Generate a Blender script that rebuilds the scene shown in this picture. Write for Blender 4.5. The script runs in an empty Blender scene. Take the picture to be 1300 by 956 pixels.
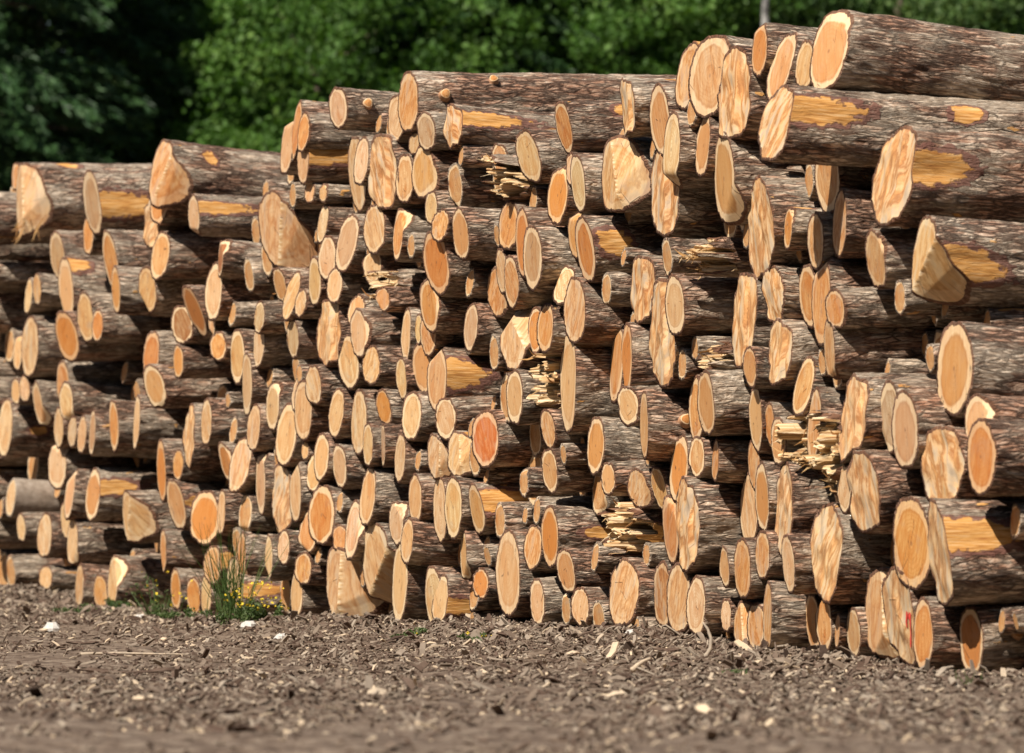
import bpy, math, random
import numpy as np

# ------------------------------------------------------------------ camera, sky, sun, exposure
FPX, CZ, HOR = 7200.0, 1.05, 610.0          # focal length in photo pixels, eye height, horizon row
W0, H0 = 1300.0, 956.0
C = bpy.context.scene.collection
scn = bpy.context.scene
cam_d = bpy.data.cameras.new('camera'); cam = bpy.data.objects.new('camera', cam_d); C.objects.link(cam)
cam.location = (0, 0, CZ); cam.rotation_euler = (math.radians(90), 0, 0)
cam_d.sensor_fit = 'HORIZONTAL'; cam_d.sensor_width = 36.0; cam_d.lens = FPX / W0 * 36.0
cam_d.shift_y = (HOR - H0 / 2) / W0
cam_d.clip_start = 0.5; cam_d.clip_end = 3000
cam_d.dof.use_dof = True; cam_d.dof.focus_distance = 35.5; cam_d.dof.aperture_fstop = 2.9
scn.camera = cam
scn.cycles.diffuse_bounces = 1
scn.render.resolution_x, scn.render.resolution_y = 1024, 753

SUN = np.array([-0.40, -0.52, 0.755]); SUN /= np.linalg.norm(SUN)    # direction towards the sun
el = math.asin(SUN[2]); az = math.atan2(SUN[0], SUN[1])
w = bpy.data.worlds.new('World'); scn.world = w; w.use_nodes = True
nt = w.node_tree; nt.nodes.clear()
sky = nt.nodes.new('ShaderNodeTexSky'); sky.sky_type = 'NISHITA'; sky.sun_disc = False
sky.sun_elevation = el; sky.sun_rotation = az
bg = nt.nodes.new('ShaderNodeBackground'); bg.inputs[1].default_value = 0.05
wo = nt.nodes.new('ShaderNodeOutputWorld')
nt.links.new(sky.outputs[0], bg.inputs[0]); nt.links.new(bg.outputs[0], wo.inputs[0])
sl = bpy.data.lights.new('sun', 'SUN'); so = bpy.data.objects.new('sun', sl); C.objects.link(so)
sl.energy = 5.0; sl.angle = math.radians(0.53); sl.color = (1.0, 0.93, 0.83)
so.rotation_euler = (math.pi / 2 - el, 0, math.atan2(SUN[0], -SUN[1]) )
so.location = tuple(SUN * 60)
from mathutils import Vector
so.rotation_euler = Vector(SUN).to_track_quat('Z', 'Y').to_euler()
scn.view_settings.view_transform = 'Standard'; scn.view_settings.look = 'None'
scn.view_settings.exposure = 0.42; scn.view_settings.gamma = 1.0
scn.view_settings.use_curve_mapping = False

# ------------------------------------------------------------------ pile frame
O = np.array([2.37, 31.0]); E2 = np.array([-0.365, 0.931]); U2 = np.array([0.931, 0.365])
E3 = np.array([E2[0], E2[1], 0.0]); U3 = np.array([U2[0], U2[1], 0.0]); Z3 = np.array([0, 0, 1.0])
rng = np.random.default_rng(7)

def tag(o, label=None, cat=None, group=None, kind=None):
    if label: o['label'] = label
    if cat: o['category'] = cat
    if group: o['group'] = group
    if kind: o['kind'] = kind
    return o

# ------------------------------------------------------------------ mesh and noise helpers
def make_mesh(name, verts, quads, tris=None, mat=None, uv=None, attr=None, smooth=True):
    me = bpy.data.meshes.new(name)
    verts = np.asarray(verts, np.float32); quads = np.asarray(quads, np.int32).reshape(-1, 4)
    tris = np.zeros((0, 3), np.int32) if tris is None else np.asarray(tris, np.int32).reshape(-1, 3)
    me.vertices.add(len(verts)); me.vertices.foreach_set('co', verts.ravel())
    nl = quads.size + tris.size; me.loops.add(nl)
    li = np.concatenate([quads.ravel(), tris.ravel()]); me.loops.foreach_set('vertex_index', li)
    me.polygons.add(len(quads) + len(tris))
    st = np.concatenate([np.arange(len(quads)) * 4, quads.size + np.arange(len(tris)) * 3])
    me.polygons.foreach_set('loop_start', st.astype(np.int32))
    me.polygons.foreach_set('use_smooth', np.full(len(quads) + len(tris), smooth))
    if uv is not None:                      # uv given per vertex
        l = me.uv_layers.new(name='UVMap'); l.data.foreach_set('uv', np.asarray(uv, np.float32)[li].ravel())
    if attr is not None:
        for k, v in attr.items():
            a = me.attributes.new(k, 'FLOAT', 'POINT'); a.data.foreach_set('value', np.asarray(v, np.float32))
    me.update(); me.validate()
    if mat: me.materials.append(mat)
    return me

def link(name, me, parent=None, color=None):
    o = bpy.data.objects.new(name, me); C.objects.link(o)
    if parent: o.parent = parent
    if color is not None: o.color = tuple(color) + (1.0,)
    return o

def vnoise(u, v, pu, pv, g):                # periodic smooth value noise, cells pu x pv
    u = np.mod(u, pu); v = np.mod(v, pv)
    iu = np.floor(u).astype(int); iv = np.floor(v).astype(int)
    fu = u - iu; fv = v - iv; fu = fu * fu * (3 - 2 * fu); fv = fv * fv * (3 - 2 * fv)
    iu %= pu; iv %= pv; ju = (iu + 1) % pu; jv = (iv + 1) % pv
    return (g[iu, iv] * (1 - fu) + g[ju, iv] * fu) * (1 - fv) + (g[iu, jv] * (1 - fu) + g[ju, jv] * fu) * fv

# ------------------------------------------------------------------ materials
def new_mat(name):
    m = bpy.data.materials.new(name); m.use_nodes = True
    t = m.node_tree; b = t.nodes['Principled BSDF']
    return m, t, b
def N(t, typ, **kw):
    n = t.nodes.new(typ)
    for k, v in kw.items():
        if k.startswith('i_'): n.inputs[int(k[2:])].default_value = v
        else: setattr(n, k, v)
    return n
def LK(t, a, b): t.links.new(a, b)
def math_n(t, op, a, b=None, c=None, clamp=False):
    n = t.nodes.new('ShaderNodeMath'); n.operation = op; n.use_clamp = clamp
    for i, x in enumerate((a, b, c)):
        if x is None: continue
        if isinstance(x, (int, float)): n.inputs[i].default_value = x
        else: t.links.new(x, n.inputs[i])
    return n.outputs[0]
def mix_c(t, f, a, b, typ='MIX'):
    n = t.nodes.new('ShaderNodeMix'); n.data_type = 'RGBA'; n.blend_type = typ
    for i, x in ((0, f), (6, a), (7, b)):
        if isinstance(x, (int, float)): n.inputs[i].default_value = x
        elif isinstance(x, tuple): n.inputs[i].default_value = x + (1.0,) if len(x) == 3 else x
        else: t.links.new(x, n.inputs[i])
    return n.outputs[2]
def ramp(t, f, stops):
    n = t.nodes.new('ShaderNodeValToRGB'); cr = n.color_ramp
    while len(cr.elements) > len(stops): cr.elements.remove(cr.elements[-1])
    while len(cr.elements) < len(stops): cr.elements.new(0.5)
    for el_, (p, c) in zip(cr.elements, stops):
        el_.position = p; el_.color = (c, c, c, 1) if isinstance(c, (int, float)) else tuple(c) + (1.0,)
    t.links.new(f, n.inputs[0]); return n.outputs[0]
def scale_vec(t, v, s):
    n = N(t, 'ShaderNodeVectorMath', operation='MULTIPLY'); LK(t, v, n.inputs[0]); n.inputs[1].default_value = s; return n.outputs[0]
def add_vec(t, a, b):
    n = N(t, 'ShaderNodeVectorMath', operation='ADD'); LK(t, a, n.inputs[0]); LK(t, b, n.inputs[1]); return n.outputs[0]

def bark_material():
    m, t, b = new_mat('bark')
    uv = N(t, 'ShaderNodeUVMap', uv_map='UVMap').outputs[0]
    info = N(t, 'ShaderNodeObjectInfo')
    cmb = N(t, 'ShaderNodeCombineXYZ'); LK(t, math_n(t, 'MULTIPLY', info.outputs['Random'], 50.0), cmb.inputs[0])
    LK(t, math_n(t, 'MULTIPLY', info.outputs['Random'], 37.0), cmb.inputs[2])
    p = add_vec(t, uv, cmb.outputs[0])
    # wandering of the furrows
    wn = N(t, 'ShaderNodeTexNoise', i_2=5.0, i_3=3.0); LK(t, scale_vec(t, p, (1.0, 1.6, 1)), wn.inputs[0])
    wsub = N(t, 'ShaderNodeVectorMath', operation='MULTIPLY_ADD'); LK(t, wn.outputs[1], wsub.inputs[0])
    wsub.inputs[1].default_value = (0.10, 0.035, 0); LK(t, p, wsub.inputs[2]); q = wsub.outputs[0]
    v1 = N(t, 'ShaderNodeTexVoronoi', feature='DISTANCE_TO_EDGE'); v1.inputs['Scale'].default_value = 1.0
    LK(t, scale_vec(t, q, (6.0, 36, 1)), v1.inputs[0])
    v2 = N(t, 'ShaderNodeTexVoronoi', feature='DISTANCE_TO_EDGE'); v2.inputs['Scale'].default_value = 1.0
    LK(t, scale_vec(t, q, (19, 80, 1)), v2.inputs[0])
    v3 = N(t, 'ShaderNodeTexVoronoi', feature='F1'); v3.inputs['Scale'].default_value = 1.0
    LK(t, scale_vec(t, q, (6.5, 34, 1)), v3.inputs[0])
    n1 = N(t, 'ShaderNodeTexNoise', i_2=1.0, i_3=5.0); n1.inputs['Roughness'].default_value = 0.65
    LK(t, scale_vec(t, q, (22, 62, 1)), n1.inputs[0])
    n2 = N(t, 'ShaderNodeTexNoise', i_2=1.0, i_3=4.0); LK(t, scale_vec(t, p, (2.6, 4.5, 3)), n2.inputs[0])
    n3 = N(t, 'ShaderNodeTexNoise', i_2=1.0, i_3=3.0); n3.inputs['Roughness'].default_value = 0.7
    LK(t, scale_vec(t, p, (60, 110, 1)), n3.inputs[0])
    fz = N(t, 'ShaderNodeTexNoise', i_2=1.0, i_3=5.0); fz.inputs['Roughness'].default_value = 0.6; fz.inputs['Distortion'].default_value = 0.25
    LK(t, scale_vec(t, q, (3.8, 26, 1)), fz.inputs[0])
    fur = ramp(t, math_n(t, 'ABSOLUTE', math_n(t, 'SUBTRACT', fz.outputs[0], 0.5)), [(0.0, 0.0), (0.05, 1.0)])
    crack = math_n(t, 'MULTIPLY', ramp(t, v1.outputs[0], [(0.0, 0.0), (0.13, 1.0)]), fur)
    # cracks come and go
    crmask = ramp(t, n2.outputs[0], [(0.34, 0.45), (0.58, 1.0)])
    crack_i = math_n(t, 'SUBTRACT', 1.0, math_n(t, 'MULTIPLY', math_n(t, 'SUBTRACT', 1.0, crack), crmask))
    small = ramp(t, v2.outputs[0], [(0.0, 0.0), (0.22, 1.0)])
    h = math_n(t, 'ADD', math_n(t, 'MULTIPLY', crack_i, 0.85), math_n(t, 'MULTIPLY', small, 0.16))
    h = math_n(t, 'ADD', h, math_n(t, 'MULTIPLY', n1.outputs[0], 0.42))
    h = math_n(t, 'ADD', h, math_n(t, 'MULTIPLY', n3.outputs[0], 0.16))
    # colour: grey plates, pinkish brown flakes, reddish inner bark in patches
    grey = ramp(t, n1.outputs[0], [(0.25, (0.27, 0.19, 0.13)), (0.48, (0.50, 0.385, 0.28)), (0.66, (0.72, 0.61, 0.48))])
    red = ramp(t, n1.outputs[0], [(0.25, (0.21, 0.095, 0.055)), (0.48, (0.40, 0.22, 0.14)), (0.68, (0.58, 0.40, 0.29))])
    cell = N(t, 'ShaderNodeSeparateColor'); LK(t, v3.outputs['Color'], cell.inputs[0])
    big = math_n(t, 'ADD', n2.outputs[0], math_n(t, 'MULTIPLY', math_n(t, 'SUBTRACT', cell.outputs[0], 0.5), 0.22))
    big = math_n(t, 'ADD', big, math_n(t, 'MULTIPLY', math_n(t, 'SUBTRACT', info.outputs['Random'], 0.5), 0.16))
    col = mix_c(t, ramp(t, big, [(0.42, 0.0), (0.62, 1.0)]), grey, red)
    val = math_n(t, 'ADD', 0.72, math_n(t, 'MULTIPLY', cell.outputs[1], 0.5))
    hsv = N(t, 'ShaderNodeHueSaturation'); LK(t, val, hsv.inputs['Value']); LK(t, col, hsv.inputs['Color']); col = hsv.outputs[0]
    dk = math_n(t, 'SUBTRACT', 1.0, crack_i)
    col = mix_c(t, math_n(t, 'MULTIPLY', dk, 0.88), col, (0.035, 0.022, 0.016))
    # exposed wood where bark has been knocked off
    pa = N(t, 'ShaderNodeAttribute', attribute_name='peel').outputs['Fac']
    ng = N(t, 'ShaderNodeTexNoise', i_2=1.0, i_3=4.0); LK(t, scale_vec(t, p, (7, 90, 1)), ng.inputs[0])
    wood = ramp(t, ng.outputs[0], [(0.3, (0.38, 0.15, 0.04)), (0.5, (0.64, 0.32, 0.09)), (0.72, (0.74, 0.47, 0.22))])
    ne = N(t, 'ShaderNodeTexNoise', i_2=1.0, i_3=5.0); LK(t, scale_vec(t, p, (16, 22, 1)), ne.inputs[0])
    pm = math_n(t, 'ADD', pa, math_n(t, 'MULTIPLY', math_n(t, 'SUBTRACT', ne.outputs[0], 0.5), 0.9))
    ib = math_n(t, 'MULTIPLY', ramp(t, pm, [(0.22, 0.0), (0.27, 1.0)]), ramp(t, pa, [(0.02, 0.0), (0.05, 1.0)]))
    pm = ramp(t, pm, [(0.47, 0.0), (0.53, 1.0)])
    col = mix_c(t, math_n(t, 'MULTIPLY', ib, 0.85), col, mix_c(t, n1.outputs[0], (0.13, 0.05, 0.035), (0.26, 0.12, 0.09)))
    # thin flecks of bared wood at random
    nf = N(t, 'ShaderNodeTexNoise', i_2=1.0, i_3=4.0); LK(t, scale_vec(t, p, (5, 13, 2)), nf.inputs[0])
    fleck = ramp(t, nf.outputs[0], [(0.705, 0.0), (0.72, 0.9)])
    pm = math_n(t, 'MAXIMUM', pm, fleck)
    col = mix_c(t, pm, col, wood)
    rd = N(t, 'ShaderNodeAttribute', attribute_name='rimd').outputs['Fac']
    col = mix_c(t, math_n(t, 'MULTIPLY', rd, 0.85), col, (0.17, 0.075, 0.04))
    LK(t, col, b.inputs['Base Color']); b.inputs['Roughness'].default_value = 0.9
    b.inputs['Specular IOR Level'].default_value = 0.25
    hh = math_n(t, 'MULTIPLY', h, math_n(t, 'SUBTRACT', 1.0, math_n(t, 'MULTIPLY', math_n(t, 'MAXIMUM', pm, math_n(t, 'MULTIPLY', ib, 0.6)), 0.9)))
    hh = math_n(t, 'ADD', hh, math_n(t, 'MULTIPLY', ng.outputs[0], 0.05))
    bp = N(t, 'ShaderNodeBump'); bp.inputs['Strength'].default_value = 1.0; bp.inputs['Distance'].default_value = 0.014
    LK(t, hh, bp.inputs['Height']); LK(t, bp.outputs[0], b.inputs['Normal'])
    return m

def cut_material():
    m, t, b = new_mat('sawn_wood')
    uv = N(t, 'ShaderNodeUVMap', uv_map='UVMap').outputs[0]
    info = N(t, 'ShaderNodeObjectInfo'); rnd = info.outputs['Random']
    off = N(t, 'ShaderNodeCombineXYZ'); LK(t, math_n(t, 'MULTIPLY', rnd, 60.0), off.inputs[2])
    p = add_vec(t, uv, off.outputs[0])
    nd = N(t, 'ShaderNodeTexNoise', i_2=1.6, i_3=3.0); LK(t, p, nd.inputs[0])
    ln = N(t, 'ShaderNodeVectorMath', operation='LENGTH'); LK(t, uv, ln.inputs[0])
    r0 = ln.outputs['Value']
    # off-centre, wavering rings
    r = math_n(t, 'ADD', r0, math_n(t, 'MULTIPLY', math_n(t, 'SUBTRACT', nd.outputs[0], 0.5), 0.35))
    rings = math_n(t, 'SINE', math_n(t, 'MULTIPLY', r, 62.0))
    rn = N(t, 'ShaderNodeTexNoise', i_2=7.0, i_3=2.0); rc = N(t, 'ShaderNodeCombineXYZ'); LK(t, r, rc.inputs[0]); LK(t, math_n(t, 'MULTIPLY', rnd, 9.0), rc.inputs[1]); LK(t, rc.outputs[0], rn.inputs[0])
    # saw strokes: streaks across the face in a direction of its own
    rot = N(t, 'ShaderNodeVectorRotate', rotation_type='Z_AXIS'); LK(t, p, rot.inputs['Vector']); LK(t, math_n(t, 'MULTIPLY_ADD', rnd, 1.2, -0.6), rot.inputs['Angle'])
    sn = N(t, 'ShaderNodeTexNoise', i_2=1.0, i_3=4.0); sn.inputs['Roughness'].default_value = 0.7; LK(t, scale_vec(t, rot.outputs[0], (11, 1.3, 1)), sn.inputs[0])
    bn = N(t, 'ShaderNodeTexNoise', i_2=1.5, i_3=4.0); LK(t, scale_vec(t, p, (1.4, 0.9, 1)), bn.inputs[0])
    base = info.outputs['Color']
    dark = mix_c(t, 1.0, base, (0.70, 0.47, 0.30), 'MULTIPLY')
    light = mix_c(t, 0.28, base, (0.82, 0.60, 0.34))
    col = mix_c(t, ramp(t, sn.outputs[0], [(0.34, 0.0), (0.62, 1.0)]), dark, light)
    col = mix_c(t, math_n(t, 'MULTIPLY', ramp(t, bn.outputs[0], [(0.48, 0.0), (0.66, 1.0)]), 0.65), col, mix_c(t, 1.0, base, (0.74, 0.42, 0.22), 'MULTIPLY'))
    gb = N(t, 'ShaderNodeTexNoise', i_2=1.9, i_3=3.0); LK(t, add_vec(t, p, off.outputs[0]), gb.inputs[0])
    col = mix_c(t, math_n(t, 'MULTIPLY', ramp(t, gb.outputs[0], [(0.58, 0.0), (0.72, 1.0)]), 0.45), col, (0.40, 0.33, 0.26))
    ringf = math_n(t, 'MULTIPLY', ramp(t, rings, [(0.0, 0.0), (0.9, 1.0)]), 0.34)
    col = mix_c(t, ringf, col, mix_c(t, 1.0, base, (0.62, 0.42, 0.25), 'MULTIPLY'))
    col = mix_c(t, math_n(t, 'MULTIPLY', ramp(t, rn.outputs[0], [(0.5, 0.0), (0.62, 1.0)]), 0.25), col, mix_c(t, 1.0, base, (0.75, 0.5, 0.32), 'MULTIPLY'))
    heart = ramp(t, r, [(0.66, 1.0), (0.74, 0.0)])
    col = mix_c(t, math_n(t, 'MULTIPLY', heart, math_n(t, 'MULTIPLY', math_n(t, 'FRACT', math_n(t, 'MULTIPLY', rnd, 7.3)), 0.85)), col, mix_c(t, 1.0, base, (0.78, 0.55, 0.36), 'MULTIPLY'))
    # pale sapwood with a darker line where it meets the heartwood
    sap = ramp(t, r, [(0.74, 0.0), (0.80, 1.0)])
    col = mix_c(t, math_n(t, 'MULTIPLY', sap, math_n(t, 'MULTIPLY_ADD', rnd, 0.5, 0.3)), col, (0.82, 0.62, 0.38))
    ln_ = ramp(t, r, [(0.66, 0.0), (0.71, 1.0), (0.75, 1.0), (0.79, 0.0)])
    col = mix_c(t, math_n(t, 'MULTIPLY', ln_, 0.38), col, mix_c(t, 1.0, base, (0.60, 0.36, 0.20), 'MULTIPLY'))
    rim = ramp(t, r0, [(0.965, 0.0), (0.99, 1.0)])
    col = mix_c(t, math_n(t, 'MULTIPLY', rim, 0.75), col, (0.42, 0.20, 0.11))
    pith = ramp(t, r0, [(0.03, 1.0), (0.07, 0.0)])
    col = mix_c(t, math_n(t, 'MULTIPLY', pith, 0.6), col, (0.25, 0.11, 0.05))
    # drying cracks
    vc = N(t, 'ShaderNodeTexVoronoi', feature='DISTANCE_TO_EDGE'); vc.inputs['Scale'].default_value = 1.0
    LK(t, scale_vec(t, rot.outputs[0], (2.3, 0.55, 1)), vc.inputs[0])
    ck = math_n(t, 'MULTIPLY', ramp(t, vc.outputs[0], [(0.0, 1.0), (0.012, 0.0)]), ramp(t, bn.outputs[0], [(0.50, 0.0), (0.56, 1.0)]))
    col = mix_c(t, math_n(t, 'MULTIPLY', ck, 0.8), col, (0.07, 0.04, 0.025))
    # weather stains running with the grain
    sa = N(t, 'ShaderNodeAttribute', attribute_name='stain').outputs['Fac']
    st = N(t, 'ShaderNodeTexNoise', i_2=1.0, i_3=5.0); st.inputs['Roughness'].default_value = 0.6; st.inputs['Distortion'].default_value = 0.4
    LK(t, scale_vec(t, rot.outputs[0], (2.6, 0.75, 1)), st.inputs[0])
    sc = ramp(t, st.outputs[0], [(0.30, (0.40, 0.34, 0.27)), (0.40, (0.58, 0.46, 0.32)), (0.46, (0.72, 0.48, 0.25)), (0.51, (0.36, 0.145, 0.05)), (0.56, (0.60, 0.30, 0.11)), (0.61, (0.74, 0.50, 0.26)), (0.70, (0.50, 0.40, 0.29))])
    col = mix_c(t, math_n(t, 'MULTIPLY', sa, 0.78), col, sc)
    # torn fibre, splinters
    ta = N(t, 'ShaderNodeAttribute', attribute_name='torn').outputs['Fac']
    tn = N(t, 'ShaderNodeTexNoise', i_2=1.0, i_3=5.0); LK(t, scale_vec(t, p, (3, 14, 1)), tn.inputs[0])
    tc = ramp(t, tn.outputs[0], [(0.32, (0.34, 0.17, 0.07)), (0.47, (0.66, 0.43, 0.21)), (0.62, (0.84, 0.67, 0.44))])
    col = mix_c(t, ta, col, tc)
    LK(t, col, b.inputs['Base Color']); b.inputs['Roughness'].default_value = 0.75
    b.inputs['Specular IOR Level'].default_value = 0.25
    bp = N(t, 'ShaderNodeBump'); bp.inputs['Strength'].default_value = 0.7; bp.inputs['Distance'].default_value = 0.004
    hh = math_n(t, 'ADD', sn.outputs[0], math_n(t, 'MULTIPLY', tn.outputs[0], math_n(t, 'MULTIPLY', ta, 2.0)))
    hh = math_n(t, 'SUBTRACT', hh, ck)
    LK(t, hh, bp.inputs['Height']); LK(t, bp.outputs[0], b.inputs['Normal'])
    return m

def simple_noise_mat(name, stops, scale=8, rough=0.85, bump=0.01, coord='Object', random_amt=0.0):
    m, t, b = new_mat(name)
    tc = N(t, 'ShaderNodeTexCoord').outputs[coord]
    n = N(t, 'ShaderNodeTexNoise', i_2=scale, i_3=6.0); n.inputs['Roughness'].default_value = 0.65; LK(t, tc, n.inputs[0])
    col = ramp(t, n.outputs[0], stops)
    LK(t, col, b.inputs['Base Color']); b.inputs['Roughness'].default_value = rough
    b.inputs['Specular IOR Level'].default_value = 0.25
    bp = N(t, 'ShaderNodeBump'); bp.inputs['Distance'].default_value = bump
    LK(t, n.outputs[0], bp.inputs['Height']); LK(t, bp.outputs[0], b.inputs['Normal'])
    return m

def flake_mat(name, stops, rough=0.85):          # colour varies from piece to piece through a per-vertex value
    m, t, b = new_mat(name)
    a = N(t, 'ShaderNodeAttribute', attribute_name='tone').outputs['Fac']
    tc = N(t, 'ShaderNodeTexCoord').outputs['Object']
    n = N(t, 'ShaderNodeTexNoise', i_2=45.0, i_3=4.0); LK(t, tc, n.inputs[0])
    f = math_n(t, 'ADD', a, math_n(t, 'MULTIPLY', math_n(t, 'SUBTRACT', n.outputs[0], 0.5), 0.25))
    LK(t, ramp(t, f, stops), b.inputs['Base Color']); b.inputs['Roughness'].default_value = rough
    b.inputs['Specular IOR Level'].default_value = 0.2
    return m

def leaf_mat(name, stops, trans=0.25):
    m, t, b = new_mat(name)
    a = N(t, 'ShaderNodeAttribute', attribute_name='tone').outputs['Fac']
    col = ramp(t, a, stops)
    LK(t, col, b.inputs['Base Color']); b.inputs['Roughness'].default_value = 0.55
    b.inputs['Specular IOR Level'].default_value = 0.3
    tr = N(t, 'ShaderNodeBsdfTranslucent'); LK(t, mix_c(t, 1.0, col, (1.1, 1.3, 0.5), 'MULTIPLY'), tr.inputs[0])
    mx = N(t, 'ShaderNodeMixShader', i_0=trans); LK(t, b.outputs[0], mx.inputs[1]); LK(t, tr.outputs[0], mx.inputs[2])
    LK(t, mx.outputs[0], t.nodes['Material Output'].inputs[0])
    return m

M_BARK = bark_material(); M_CUT = cut_material()
M_SMOOTH = simple_noise_mat('smooth_grey_bark', [(0.3, (0.20, 0.15, 0.11)), (0.55, (0.34, 0.27, 0.21)), (0.75, (0.46, 0.39, 0.33))], scale=14, bump=0.004)
M_SPLINT = flake_mat('splintered_wood', [(0.0, (0.34, 0.15, 0.05)), (0.45, (0.62, 0.37, 0.15)), (1.0, (0.84, 0.66, 0.42))])
M_CHIP = flake_mat('bark_chips', [(0.0, (0.030, 0.018, 0.012)), (0.3, (0.11, 0.07, 0.05)), (0.6, (0.205, 0.155, 0.115)), (0.85, (0.32, 0.26, 0.20)), (1.0, (0.62, 0.48, 0.33))])
M_SOIL = simple_noise_mat('soil', [(0.35, (0.075, 0.05, 0.035)), (0.5, (0.17, 0.12, 0.085)), (0.65, (0.29, 0.225, 0.165))], scale=9, bump=0.05)
M_RED = simple_noise_mat('red_paint', [(0.3, (0.62, 0.04, 0.03)), (0.7, (0.75, 0.10, 0.07))], scale=20, bump=0.001)
M_STONE = simple_noise_mat('pale_stone', [(0.3, (0.42, 0.39, 0.35)), (0.7, (0.68, 0.65, 0.6))], scale=12, bump=0.01)
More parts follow.
